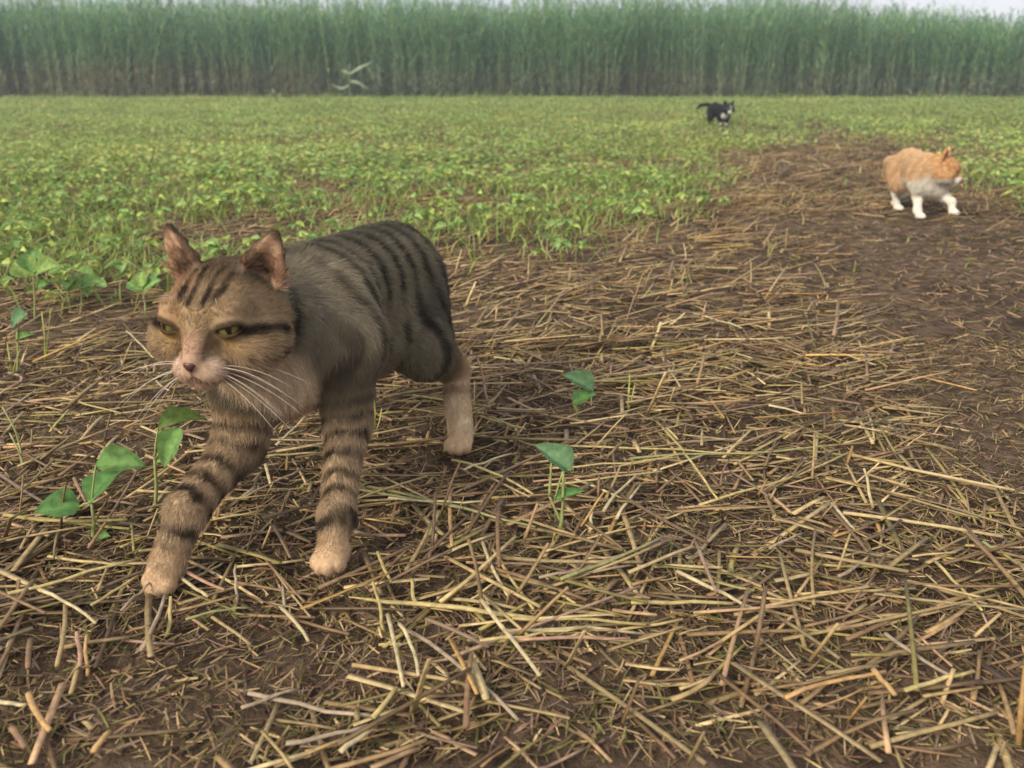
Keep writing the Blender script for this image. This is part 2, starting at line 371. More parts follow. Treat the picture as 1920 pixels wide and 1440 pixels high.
# single stalks one can pick out, placed where they lie in the photo: (x0, y0, x1, y1, width mm, colour, label)
YEL, PALE, GREY, ORG, BRN, GRN, PNK = (182, 164, 106), (192, 176, 132), (160, 142, 116), (190, 152, 98), (140, 110, 80), (146, 144, 92), (176, 138, 112)
SINGLE = [
 (655, 1138, 1010, 1182, 5.2, YEL, 'thick pale straw stalk with a pointed tip beside bare soil'),
 (903, 1160, 1012, 1312, 4.2, PALE, 'flat pale straw stalk crossing under the thick pointed stalk'),
 (728, 1180, 758, 1325, 3.6, PALE, None), (750, 1200, 786, 1302, 3.4, PALE, None), (766, 1200, 972, 1372, 4.0, GREY, None),
 (700, 1090, 722, 1190, 3.2, YEL, None), (770, 1085, 782, 1140, 4.0, YEL, None), (710, 1070, 735, 1125, 3.4, YEL, None),
 (468, 1318, 712, 1362, 4.2, GREY, 'long grey straw stalk lying across the bare soil patch'),
 (455, 1350, 562, 1312, 3.4, GREY, None), (22, 1150, 268, 1078, 4.0, YEL, None), (330, 1082, 424, 1128, 4.0, PNK, 'pinkish straw stalk under the raised paw of the striped cat'),
 (335, 1095, 392, 1134, 3.8, PALE, None), (175, 1156, 262, 1098, 3.4, YEL, None), (232, 1168, 290, 1108, 3.0, GREY, None), (270, 1248, 314, 1146, 4.0, GREY, None),
 (312, 1194, 322, 1118, 3.6, YEL, None), (142, 1184, 152, 1262, 4.4, PNK, None), (158, 1190, 166, 1268, 3.2, ORG, None), (526, 1152, 580, 1218, 3.6, PALE, None),
 (350, 1176, 472, 1154, 3.0, GRN, None), (440, 1058, 444, 1130, 3.0, GREY, None), (530, 1100, 533, 1145, 3.0, GREY, None), (80, 1135, 185, 1200, 3.4, PALE, None),
 (95, 1066, 250, 1082, 3.4, YEL, None), (700, 1372, 745, 1318, 4.6, YEL, None), (640, 1440, 700, 1395, 4.6, PALE, None), (540, 1430, 690, 1390, 4.0, GREY, None),
 (875, 1400, 885, 1270, 4.8, BRN, None), (0, 1300, 30, 1215, 4.6, PALE, None), (0, 1345, 55, 1350, 4.0, PALE, None), (60, 1330, 100, 1400, 5.0, ORG, 'orange-brown dry leaf sheath sticking up from the litter beside bare soil'),
 (180, 1436, 210, 1398, 5.0, ORG, None), (30, 1400, 55, 1440, 5.0, BRN, None), (1268, 1088, 1424, 1160, 4.6, PALE, 'long straight pale straw stalk lying alone on trampled litter'),
 (1468, 1342, 1655, 1292, 4.0, ORG, 'long orange straw stalk bent sharply at its end'), (1632, 1290, 1672, 1342, 5.0, ORG, 'short orange dry leaf hanging off the bent orange stalk'),
 (1182, 1152, 1372, 1154, 4.6, YEL, None), (960, 1182, 1210, 1192, 3.8, YEL, None), (950, 1204, 1205, 1206, 3.6, PALE, None), (930, 1222, 1215, 1224, 3.4, YEL, None),
 (965, 1236, 1180, 1232, 3.4, PNK, None), (900, 1240, 1100, 1216, 3.4, YEL, None), (1748, 1074, 1836, 1172, 3.4, YEL, 'slim yellow straw stalk lying on a slant across the trodden strip'), (1838, 1040, 1912, 1082, 4.2, GRN, None),
 (1558, 952, 1602, 1004, 4.4, PALE, None), (1620, 878, 1636, 952, 4.0, PALE, 'bright pale straw stub sticking up where long stalks cross'),
 (1655, 1214, 1782, 1296, 4.0, GREY, None), (1690, 1330, 1820, 1290, 4.0, YEL, None), (1570, 1095, 1630, 1050, 3.6, GREY, None), (1040, 850, 1420, 862, 3.4, YEL, None), (1180, 872, 1620, 846, 3.6, GRN, None),
 (1250, 842, 1400, 826, 3.0, GREY, None), (1310, 960, 1596, 862, 3.6, YEL, 'long yellow straw stalk resting over a heap of crossed stalks'), (1280, 872, 1345, 960, 3.4, YEL, None), (1230, 950, 1270, 905, 3.4, BRN, None),
 (1130, 990, 1190, 925, 4.0, PALE, None), (1155, 995, 1200, 930, 3.8, PALE, None), (1105, 1000, 1110, 955, 4.0, PALE, None), (1020, 930, 1240, 905, 3.4, YEL, None), (1000, 918, 1220, 895, 3.0, PNK, None),
 (1030, 900, 1270, 880, 3.0, YEL, None), (668, 936, 880, 978, 3.8, GRN, None), (690, 930, 1004, 1012, 4.0, GRN, None), (730, 958, 905, 968, 3.4, PALE, None), (870, 905, 960, 868, 3.6, PALE, None), (848, 882, 1000, 948, 4.0, YEL, None),
 (905, 1040, 952, 1140, 3.6, PALE, None), (925, 1050, 1000, 1160, 3.4, YEL, None), (1010, 1110, 1180, 1086, 3.6, GREY, None), (895, 672, 920, 778, 4.4, PNK, 'pinkish straw stub standing upright beside the hind paw of the striped cat'),
 (1050, 1120, 1240, 1040, 4.2, GRN, None), (1440, 1050, 1500, 1022, 3.4, GREY, None), (1060, 545, 985, 640, 4.0, YEL, None), (1300, 600, 1390, 630, 4.2, PALE, None), (1440, 775, 1516, 790, 4.0, PALE, None),
 (1240, 672, 1275, 735, 4.0, PALE, None), (1195, 690, 1420, 730, 4.0, GREY, None), (570, 900, 460, 960, 3.2, GREY, None), (520, 850, 580, 790, 4.0, PALE, None), (500, 880, 598, 868, 3.6, YEL, None), (115, 1000, 175, 905, 4.0, GREY, None),
 (240, 640, 290, 690, 3.6, PALE, None), (185, 615, 250, 600, 3.4, GREY, None), (120, 680, 230, 650, 3.4, YEL, None), (0, 790, 80, 735, 3.6, GREY, None), (230, 760, 330, 728, 3.4, YEL, None), (120, 760, 230, 790, 3.4, YEL, None),
]
GROUP_STRAW = 'large loose straw stalks lying on top of the litter'
LAB_STRAW = 'large loose straw stalk lying on top of the straw litter'
def straw_object(C, R, col, label=None):
    base = C[0, 0].copy(); V, Q, T3 = tubes(C - base, R, 7, 0.72)
    c = np.tile(col, (len(V), 1)) * np.repeat(1 + 0.10 * rng.standard_normal(C.shape[1]), 7)[:, None]
    o = link('straw_stalk', make_mesh('straw_stalk', V, Q, T3, np.clip(c, 0.01, 0.85), M_STRAW)); o.location = base
    lum = float(col.mean()); Ls = float(np.linalg.norm(C[0, -1] - C[0, 0])); gr_ = col[1] / col[0]
    tone = 'greenish' if gr_ > .86 else ('pale cream' if lum > .30 else ('dull brown' if lum < .17 else ('tan' if col[2] / col[0] > .42 else 'yellow')))
    size = 'long' if Ls > .10 else ('short' if Ls < .055 else 'medium-length')
    return tag(o, label or f'{size} {tone} loose straw stalk lying on top of the straw litter', 'straw', None if label else GROUP_STRAW)
for (x0, y0, x1, y1, wd, col, label) in SINGLE:
    S = 6; a_, b_ = ground(x0, y0), ground(x1, y1); t_ = np.linspace(0, 1, S)[:, None]
    steep = abs(x1 - x0) < 0.35 * abs(y1 - y0) and abs(y1 - y0) < 110
    C = a_ * (1 - t_) + b_ * t_
    C[:, 2] = gh(C[:, 0], C[:, 1]).max() * 0.5 + gh(C[:, 0], C[:, 1]) * 0.5 + 0.010 + rng.uniform(0, 0.010)
    L = np.linalg.norm(b_ - a_); sd = nrm(np.cross(b_ - a_, (0, 0, 1)))
    C += sd * (rng.normal(0, 0.02) * L * 4 * (t_ - t_ ** 2)); C[:, 2] += rng.normal(0, 0.0004, S)
    if steep:                                            # leans up out of the litter
        lo, hi = (a_, (x1, y1)) if y0 > y1 else (b_, (x0, y0))
        top = at(hi[0], hi[1], lo[1] + 0.02); C = lo * (1 - t_) + top * t_; C[:, 0] += rng.normal(0, 0.0008, S)
    taper = np.linspace(1.0, 0.75, S); 
    if label and 'pointed' in label and 'crossing' not in label: taper = np.array([0.25, 0.9, 1, 1, .95, .9])
    straw_object(C[None], (wd * 0.0005 * taper)[None], s2l(col) * 0.95, label)
n_more = 200
C, R = straw_batch(760, 0.52, 1.55, (0.045, 0.11), (0.0034, 0.0052), 1.0, 0.010, 0.15)
k = bare(C[:, 1, 0], C[:, 1, 1]) < .42; C, R = C[k], R[k]; C = C[:n_more]; R = R[:n_more]; C[:, :, 2] += 0.009; cc = straw_cols(len(C)) * 1.06
for k in range(len(C)): straw_object(C[k:k + 1], R[k:k + 1], cc[k])

# ------------------------------------------------------------------ leaves and crop plants
def leaf_template(rows=7, fold=0.34, droop=0.5):
    """ovate leaflet, base at origin, tip at +Y 1, width 1 (scaled later), facing +Z; with a little thickness of fold"""
    t = np.linspace(0, 1, rows); wv = np.sin(np.pi * np.clip(t, 0, 1) ** 0.72) ** 0.85 * 0.5
    wv[0] = 0.04; wv[-1] = 0.0
    V, Q = [], []
    for r in range(rows):
        for c, u in enumerate((-1, -0.5, 0, 0.5, 1)):
            z = fold * abs(u) * wv[r] * 1.4 - droop * t[r] ** 2 * 0.5 + 0.035 * math.sin(14 * t[r] + 3 * u) * abs(u)
            V.append((u * wv[r], t[r], z))
    for r in range(rows - 1):
        for c in range(4):
            Q.append((r * 5 + c, r * 5 + c + 1, (r + 1) * 5 + c + 1, (r + 1) * 5 + c))
    return np.array(V), np.array(Q)
def leaf_lo():
    V = np.array([(0, 0, 0), (.42, .32, .06), (.40, .62, .02), (0, 1, -.2), (-.40, .62, .02), (-.42, .32, .06), (0, .45, -.03)])
    return V, np.array([(0, 1, 6, 5), (1, 2, 3, 6), (6, 3, 4, 5)])
LT, LQ = leaf_template(); LLV, LLQ = leaf_lo()
def basis(base, tip, nhint):
    y = np.asarray(tip) - np.asarray(base); L = np.linalg.norm(y); y = y / L
    n = np.asarray(nhint, float); n = n - y * (n @ y); n = n / np.linalg.norm(n); x = np.cross(y, n)
    return x, y, n, L
def leaf_mesh(base, tip, nhint, width, col, org):
    x, y, n, L = basis(base, tip, nhint)
    V = base - org + LT[:, :1] * width * x + LT[:, 1:2] * L * y + LT[:, 2:] * L * n
    u = np.abs(LT[:, 0]) ; c = np.tile(col, (len(V), 1)); c *= (1 + 0.10 * np.sin(LT[:, 1:2] * 40 - np.abs(LT[:, :1]) * 30)); c[np.arange(len(V)) % 5 == 2] *= 1.35     # paler midrib
    return make_mesh('leaf', V, LQ, None, c, M_LEAF)
def stem_mesh(pts, r0, r1, col, org, mat=None, S=7):
    pts = np.array(pts, float); tt = np.linspace(0, len(pts) - 1, S)
    C = np.stack([np.interp(tt, np.arange(len(pts)), pts[:, k]) for k in range(3)], 1)
    V, Q, T3 = tubes((C - org)[None], np.linspace(r0, r1, S)[None], 6)
    return make_mesh('stem', V, Q, T3, np.tile(col, (len(V), 1)), mat or M_STEM)
G1, G2, G3, G4 = s2l((96, 134, 76)), s2l((112, 146, 82)), s2l((130, 154, 84)), s2l((98, 128, 90))
STEMC = s2l((150, 156, 96))
def seedling(base_px, top_px, leaves, label, stems=(), name='bean_seedling', scol=STEMC):
    b = ground(*base_px); b[2] = gh(b[0], b[1]); Yb = b[1]; r = empty(name, b)
    tp = at(*top_px, Yb)
    link('stem', stem_mesh([b - (0, 0, .004), b * .5 + tp * .5 + (0.002, 0, 0), tp], 0.0022, 0.0014, scol, b), r)
    for (x0, y0, x1, y1) in stems:
        link('stem', stem_mesh([at(x0, y0, Yb), at(x1, y1, Yb)], 0.0017, 0.0011, scol, b), r)
    for (x0, y0, x1, y1, wpx, col, dy) in leaves:
        p0 = at(x0, y0, Yb); p1 = at(x1, y1, Yb + dy); wd = .88 * wpx / F * np.linalg.norm(p0 - (0, 0, H))
        link('leaf', leaf_mesh(p0, p1, (rng.normal(0, .15), -0.55, 0.85), wd, col * rng.uniform(.9, 1.1), b), r)
        link('petiole', stem_mesh([tp, tp * .5 + p0 * .5 + (0, 0, .003), p0], 0.0011, 0.0009, scol, b, S=4), r)
    return tag(r, label, 'seedling', 'bean seedlings coming up through the straw')
seedling((288, 952), (290, 862), [(296, 806, 390, 766, 46, G3, .05), (340, 802, 298, 876, 52, G2, -.02), (292, 868, 316, 856, 16, G3, .0)], 'bean seedling with two pointed leaves close beside the striped cat\'s raised leg')
seedling((172, 1012), (172, 945), [(150, 950, 66, 950, 66, G1, -.02), (166, 942, 216, 876, 60, G1, .01), (180, 872, 272, 862, 66, G2, .01), (178, 1006, 204, 1002, 26, G2, 0)], 'low bean seedling with three broad leaves and a round seed leaf')
seedling((1048, 1004), (1056, 884), [(1070, 884, 1010, 826, 62, G4, .01), (1040, 938, 1096, 914, 24, G1, 0), (1060, 885, 1076, 876, 10, G2, 0)], 'bean seedling with one large drooping leaf on two thin stems', stems=[(1052, 980, 1030, 930), (1030, 930, 1034, 868)])
seedling((1078, 792), (1080, 752), [(1112, 732, 1058, 694, 50, G4, .01), (1074, 758, 1112, 734, 40, G1, -.01)], 'small bean seedling with two stacked leaves standing between straw heaps')
seedling((30, 692), (32, 622), [(52, 588, 12, 612, 40, G4, 0), (30, 640, 60, 622, 18, G2, 0)], 'wilted bean seedling with one hanging blue-green leaf')
seedling((64, 600), (62, 520), [(66, 516, 100, 490, 56, G3, -.02), (60, 515, 22, 486, 54, G3, .01), (62, 512, 60, 462, 50, G2, .03), (70, 540, 92, 528, 24, G2, 0)], 'tall bean seedling with wide yellow-green leaves at the crop\'s edge')
seedling((272, 596), (268, 545), [(268, 545, 296, 520, 40, G2, 0), (268, 545, 236, 525, 38, G2, .01), (266, 540, 262, 505, 34, G3, .02)], 'bean seedling with a cluster of small leaves behind the striped cat\'s cheek')
seedling((150, 590), (152, 540), [(152, 540, 186, 520, 40, G2, -.01), (152, 540, 118, 522, 40, G3, .01)], 'bean seedling with two flat leaves beside the tall one')

# thin shoots of grass and grain
def shoot(base_px, tips, label, col):
    b = ground(*base_px); b[2] = gh(b[0], b[1]); r = empty('grass_shoot', b)
    for (mx_, my_, x, y) in tips:
        pts = np.array([b - (0, 0, .003), at(mx_, my_, b[1] - .003), at(x, y, b[1] + .004)]); tt = np.linspace(0, 2, 7)
        C = np.stack([np.interp(tt, np.arange(3), pts[:, k]) for k in range(3)], 1)
        C[1:-1] = C[1:-1] * .5 + (C[:-2] + C[2:]) * .25
        V, Q, T3 = tubes((C - b)[None], np.linspace(0.0020, 0.0008, 7)[None], 5, 0.6)
        link('blade', make_mesh('blade', V, Q, T3, np.tile(col * rng.uniform(.9, 1.1), (len(V), 1)), M_STEM), r)
    return tag(r, label, 'grass', 'thin grass shoots among the straw')
YG = s2l((168, 172, 92))
shoot((84, 676), [(84, 630, 78, 584), (90, 630, 95, 578)], 'pair of pale upright grass shoots beside tangled straw', YG)
shoot((1178, 762), [(1179, 735, 1181, 702), (1186, 742, 1190, 722)], 'yellow-green grass shoot behind a small two-leaved seedling', YG)
shoot((44, 882), [(34, 815, 4, 762), (38, 850, 18, 812)], 'pale bent grass shoot leaning over the straw', s2l((170, 170, 112)))
shoot((22, 700), [(18, 672, 14, 645), (28, 680, 38, 655)], 'short forked grass shoot beside the wilted seedling', YG)
shoot((700, 812), [(704, 775, 700, 742), (712, 790, 716, 765)], 'pale grass shoot behind the striped cat\'s standing foreleg', YG)
shoot((1440, 480), [(1442, 462, 1440, 446), (1448, 468, 1456, 452)], 'yellow-green grass tuft on the border of the trodden strip', YG)

# field crop: nearest plants are things of their own, the rest one mass
def crop_positions():
    P = []
    for y0, y1, dens in ((1.5, 3.2, 100), (3.2, 5.5, 76), (5.5, 11, 42), (11, 22.3, 24)):
        wmax = 0.62 * y1 + 1.0; n = int(dens * (y1 - y0) * 2 * wmax)
        x = rng.uniform(-wmax, wmax, n); y = rng.uniform(y0, y1, n)
        k = np.abs(x) < 0.62 * y + 1.0; x, y = x[k], y[k]
        k = rng.random(len(x)) < greenness(x, y) ** 1.7; P.append(np.stack([x[k], y[k]], 1))
    return np.concatenate(P)
CP = crop_positions(); cb = ground(1352, 238); CP = CP[~((np.abs(CP[:, 0] - cb[0]) < .35) & (CP[:, 1] > 7.6) & (CP[:, 1] < cb[1] + .1))]; CP = CP[np.argsort(CP[:, 1])]
px, py = project(np.stack([CP[:, 0], CP[:, 1], np.zeros(len(CP))], 1))
inview = (px > -40) & (px < 1960) & (CP[:, 1] > 1.55)
idx = np.where(inview)[0][:270]; single = np.zeros(len(CP), bool); single[idx] = True
LEAFCOL = s2l([(156, 182, 96), (170, 190, 98), (142, 174, 104), (184, 198, 108), (136, 166, 94), (178, 186, 108), (160, 188, 112), (168, 190, 94), (150, 178, 102), (190, 188, 118)])
def proto_plant(seed):
    r = np.random.default_rng(seed); hgt = r.uniform(0.028, 0.052); parts_ = []
    lean = r.normal(0, 0.012, 2); topp = np.array([lean[0], lean[1], hgt]); org = np.zeros(3)
    parts_.append(('stem', stem_mesh([(0, 0, -.004), (lean[0] * .3, lean[1] * .3, hgt * .5), topp], 0.0022, 0.0014, STEMC, org)))
    a0 = r.uniform(0, 6.28)
    for q in range(r.integers(3, 5)):
        az = a0 + q * 2.2 + r.normal(0, .3); pl = r.uniform(0.02, 0.045); ph = hgt * (0.35 + 0.2 * q)
        hub = np.array([lean[0] * .8 + math.cos(az) * pl, lean[1] * .8 + math.sin(az) * pl, ph + r.uniform(0.005, 0.03)])
        parts_.append(('petiole', stem_mesh([(lean[0] * .7, lean[1] * .7, ph * .95), hub], 0.0012, 0.0010, STEMC, org, S=4)))
        for da in (-1.25, 0, 1.25):
            if da and r.random() < .2: continue
            L = r.uniform(0.020, 0.036); d = np.array([math.cos(az + da), math.sin(az + da), r.uniform(-0.25, 0.35)])
            col = LEAFCOL[r.integers(len(LEAFCOL))] * r.uniform(.72, 1.0)
            parts_.append(('leaf', leaf_mesh(hub, hub + nrm(d) * L, (r.normal(0, .3), r.normal(0, .3), 1), L * r.uniform(.62, .8), col, org)))
    return parts_
PROTO = [proto_plant(100 + k) for k in range(9)]
for k, i_ in enumerate(idx):
    x, y = CP[i_]; pr = PROTO[rng.integers(len(PROTO))]
    r = bpy.data.objects.new('bean_plant', None); COL.objects.link(r); r.empty_display_size = 0.02
    r.location = (x, y, float(gh(np.array([x]), np.array([y]))[0])); r.rotation_euler = (0, 0, rng.uniform(0, 6.28)); s_ = rng.uniform(.8, 1.25) ; r.scale = (s_, s_, s_)
    for nm, me in pr: link(nm, me, r)
    qx = project(np.array([x, y, 0.0]))[0]
    tag(r, 'young green bean plant in the crop behind the striped cat' if 280 < qx < 860 else ('young green bean plant in the sparse rows bordering the trodden strip' if qx >= 860 else 'young green bean plant in the crop the striped cat is walking towards'), 'bean plant', 'young bean plants of the field crop')
far = CP[~single]; nL = 20
n = len(far); fx = np.repeat(far[:, 0], nL); fy = np.repeat(far[:, 1], nL); dist = fy
sc_l = 1.22 - 0.2 * sstep(3, 7, dist) + 0.5 * sstep(6, 18, dist)
az = rng.uniform(0, 6.28, n * nL); rad = rng.uniform(0.01, 0.095, n * nL) * sc_l
T = np.stack([fx + np.cos(az) * rad, fy + np.sin(az) * rad, rng.uniform(0.008, 0.085, n * nL) * (0.8 + 0.45 * noise2(fx, fy, 1.2, 31))], 1)
L = rng.uniform(0.016, 0.033, n * nL) * sc_l
yd = nrm(np.stack([np.cos(az), np.sin(az), rng.uniform(-.4, .6, n * nL)], 1)); nd = nrm(np.stack([rng.normal(0, .4, n * nL), rng.normal(0, .4, n * nL), np.ones(n * nL)], 1))
nd = nrm(nd - yd * (nd * yd).sum(1, keepdims=True)); xd = np.cross(yd, nd)
Mx = np.stack([xd * (L * .78)[:, None], yd * L[:, None], nd * L[:, None]], 2)
pt = noise2(fx, fy, 0.8, 33, 2)
cols = LEAFCOL[rng.integers(0, len(LEAFCOL), n * nL)] * rng.uniform(.8, 1.12, (n * nL, 1)) * (1 + 0.18 * pt)[:, None]
cols = cols * (1 + 0.22 * noise2(fx, fy, .35, 36, 2))[:, None]; cols[:, 0] *= 1 + 0.25 * np.clip(noise2(fx, fy, 1.6, 35), 0, 1)
V, Q, c = scatter(LLV, LLQ, Mx, T, cols)
co = link('crop_foliage', make_mesh('crop_foliage', V, Q, None, c, M_CROP)); tag(co, 'dense low green bean crop spreading to the reeds', 'crop', kind='stuff')

# grass between the crop rows and by the reeds
n = 110000; y = (1.7 ** 1.6 + rng.random(n) * (23.0 ** 1.6 - 1.7 ** 1.6)) ** (1 / 1.6); x = rng.uniform(-1, 1, n) * (0.62 * y + 1)
yn = 1.7 + rng.random(46000) * 5.0; y = np.concatenate([y, yn]); x = np.concatenate([x, rng.uniform(-1, 1, 46000) * (.62 * yn + .3)]); n = len(x)
gr = greenness(x, y); k = rng.random(n) < (0.006 + 0.994 * gr ** 2); x, y = x[k], y[k]; n = len(x)
hg = rng.uniform(0.015, 0.065, n) * (1 + (1.0 + 4.0 * rng.random(n) ** 3) * sstep(20.0, 22.3, y)) * (0.75 + 0.4 * noise2(x, y, .9, 41)); az = rng.uniform(0, 6.28, n); ln = rng.uniform(0.4, 2.0, n)
b0 = np.stack([x, y, gh(x, y)], 1); dr = np.stack([np.cos(az), np.sin(az), np.zeros(n)], 1)
C = np.stack([b0, b0 + dr * (hg * ln * .3)[:, None] + np.array([0, 0, 1]) * (hg * .6)[:, None], b0 + dr * (hg * ln)[:, None] + np.array([0, 0, 1]) * hg[:, None]], 1)
wd = rng.uniform(0.0012, 0.0022, n) * (1 + y / 7)
V, Q = ribbons(C, wd[:, None] * np.array([1, .8, .15])[None], np.stack([-np.sin(az), np.cos(az), np.zeros(n)], 1))
gp = s2l([(146, 172, 88), (164, 182, 94), (180, 178, 108), (132, 162, 84), (186, 172, 120), (156, 180, 86)])
c = np.repeat(gp[rng.choice(6, n, p=[.24, .2, .15, .18, .13, .10])] * rng.uniform(.8, 1.1, (n, 1)), 6, axis=0)
go = link('field_grass', make_mesh('field_grass', V, Q, None, c, M_CROP)); tag(go, 'light green grass growing through the crop and at the reeds\' feet', 'grass', kind='stuff')

# ------------------------------------------------------------------ reeds
RY = 22.4
def reed_height(x, y):
    px = 960 + F * x / (y * 0.96)
    h = np.interp(px, [-400, 0, 250, 520, 700, 930, 1080, 1300, 1480, 1580, 1700, 1800, 1920, 2400], [2.25, 2.22, 2.20, 2.14, 2.22, 2.02, 2.14, 2.22, 2.16, 2.00, 1.80, 1.72, 1.70, 1.7])
    return h * (y / RY) ** 0.6
RTOP = s2l([(130, 170, 112), (148, 182, 112), (114, 158, 118), (168, 192, 120), (124, 170, 130), (128, 154, 104)])
RLOW = s2l([(152, 168, 128), (180, 178, 138), (140, 162, 128), (198, 192, 152), (136, 162, 126)])
def reed_geo(x, y, h, seed, nleaf=22):
    """stem line and leaf ribbons of many reeds: arrays in, arrays out"""
    r = np.random.default_rng(seed); n = len(x); S = 5
    t = np.linspace(0, 1, S); lx, ly = r.normal(0, 0.10, n), r.normal(0, 0.06, n)
    C = np.stack([x[:, None] + lx[:, None] * h[:, None] * t ** 2, y[:, None] + ly[:, None] * h[:, None] * t ** 2, h[:, None] * t * np.ones(n)[:, None]], 2)
    R = r.uniform(0.0045, 0.0075, n)[:, None] * np.linspace(1, .35, S)[None]
    lc = RLOW[r.integers(0, 5, n)]; tcol = RTOP[r.integers(0, 6, n)]
    SC = lc[:, None] * (1 - t[None, :, None]) + tcol[:, None] * t[None, :, None]
    N = n * nleaf; i = np.repeat(np.arange(n), nleaf); q = np.tile(np.arange(nleaf), n)
    f = np.clip(0.02 + 0.98 * (q + r.random(N)) / nleaf, 0, 1.0)
    b = np.stack([x[i] + lx[i] * h[i] * f ** 2, y[i] + ly[i] * h[i] * f ** 2, h[i] * f], 1)
    az = r.uniform(0, 3.14) + q * 3.14 + r.normal(0, .6, N) + np.repeat(r.uniform(0, 6.28, n), nleaf)
    L = r.uniform(0.22, 0.50, N) * (1 - 0.35 * np.clip(f - .8, 0, 1) / .2); el = r.uniform(0.55, 1.25, N)
    dh = np.stack([np.cos(az), np.sin(az), np.zeros(N)], 1); up = np.array([0, 0, 1.0])
    p1 = b + dh * (np.cos(el) * L * .5)[:, None] + up * (np.sin(el) * L * .5)[:, None]
    e2 = el - r.uniform(0.3, 1.5, N); p2 = p1 + dh * (np.cos(e2) * L * .5)[:, None] + up * (np.sin(e2) * L * .5)[:, None]
    LC = np.stack([b, p1, p2], 1); W = r.uniform(0.007, 0.013, N)[:, None] * np.array([.7, 1, .1])[None]
    sd = np.stack([-np.sin(az), np.cos(az), np.zeros(N)], 1)
    cc = (RLOW[r.integers(0, 5, N)] * (1 - sstep(.1, .5, f))[:, None] + RTOP[r.integers(0, 6, N)] * sstep(.1, .5, f)[:, None]) * r.uniform(.75, 1.15, (N, 1))
    return C, R, SC, LC, W, sd, cc
NR = 11500; rx = rng.uniform(-19, 19, NR); ry = RY + rng.random(NR) ** 1.3 * 6.0 + 0.35 * noise2(rx, rx * 0, .6, 51)
rh = reed_height(rx, ry) * (1 + .07 * noise2(rx, ry * 0, .9, 57, 2)) * np.where(rng.random(NR) < .07, rng.uniform(1.0, 1.13, NR), rng.normal(0.91, 0.10, NR))
pr = noise2(rx, ry, .45, 52, 2); ok = rng.random(NR) < 0.97 + pr * .3; rx, ry, rh = rx[ok], ry[ok], rh[ok]
C, R, SC, LC, W, sd, cc = reed_geo(rx, ry, rh, 5)
V1, Q1, _ = tubes(C, R, 3, caps=False); c1 = np.repeat(SC.reshape(-1, 3), 3, axis=0)
patch = (1 + 0.25 * noise2(LC[:, 0, 0], LC[:, 0, 1], .5, 53, 2))[:, None] * np.array([1.0, 1.0, 1.12]); tp_ = sstep(.0, .5, noise2(LC[:, 0, 0], LC[:, 0, 0] * 0, .35, 54, 2)) * sstep(1.1, .3, LC[:, 0, 2]); cc = cc * (1 - .75 * tp_[:, None]) + s2l((178, 158, 120)) * (.75 * tp_)[:, None]
V2, Q2 = ribbons(LC, W, sd); c2 = np.repeat(cc * patch, 6, axis=0)
ro = link('reed_bed', make_mesh('reed_bed', np.concatenate([V1, V2]), np.concatenate([Q1, Q2 + len(V1)]), None, np.clip(np.concatenate([c1, c2]), .005, .8), M_REED))
tag(ro, 'tall dense bed of green reeds behind the field', 'reeds', kind='stuff')
# front reeds that stand out singly
nS = 90
rx = np.sort(rng.uniform(-13.6, 13.6, nS)); ry = RY - rng.uniform(0.02, 0.35, nS); rh = reed_height(rx, ry) * rng.uniform(.80, 1.06, nS)
C, R, SC, LC, W, sd, cc = reed_geo(rx, ry, rh, 9, 9)
for k in range(nS):
    b = np.array([rx[k], ry[k], 0]); r = empty('reed', b)
    V, Q, T3 = tubes(C[k:k + 1] - b, R[k:k + 1] * 1.15, 5); pale = 1.12
    link('stem', make_mesh('stem', V, Q, T3, np.clip(np.repeat(SC[k] * pale, 5, axis=0), 0, .7), M_REED), r)
    for q in range(9):
        j = k * 9 + q; V, Q = ribbons(LC[j:j + 1] - b, W[j:j + 1], sd[j:j + 1])
        link('leaf', make_mesh('leaf', V, Q, None, np.repeat(cc[j:j + 1] * 1.1, 6, axis=0), M_REED), r)
    qx = 960 + F * rx[k] / (ry[k] * .96)
    tag(r, 'tall pale-stemmed reed on the front of the bed ' + ('behind the black and white cat' if 1230 < qx < 1470 else ('beyond the ginger cat' if qx >= 1470 else ('beyond the striped cat' if qx < 560 else ('around the short bleached reed' if qx < 760 else 'between bleached reed and black-and-white cat')))), 'reed', 'reeds along the front of the bed')
# the short pale reed with bleached leaves
Yp = RY - 0.7; b = at(656, 186, Yp); b[2] = 0.0; r = empty('reed', b); PC = s2l((170, 186, 150))
link('stem', stem_mesh([b, at(655, 150, Yp), at(656, 118, Yp)], 0.014, 0.009, PC * .9, b, M_REED), r)
for pts, wv in (([(656, 138), (672, 128), (698, 116)], 6), ([(655, 138), (648, 134), (640, 132)], 6), ([(657, 152), (670, 154), (692, 168)], 6), ([(656, 160), (640, 166), (622, 158)], 4)):
    Cl = np.array([at(x, y, Yp) for x, y in pts]); V, Q = ribbons((Cl - b)[None], np.array([[.6, 1, .15]]) * wv / F * Yp * .5, np.array([[0, 0.45, 0.9]]))
    link('leaf', make_mesh('leaf', V, Q, None, np.tile(PC, (len(V), 1)), M_REED), r)
tag(r, 'short pale reed with bleached spreading leaves in front of the bed', 'reed')

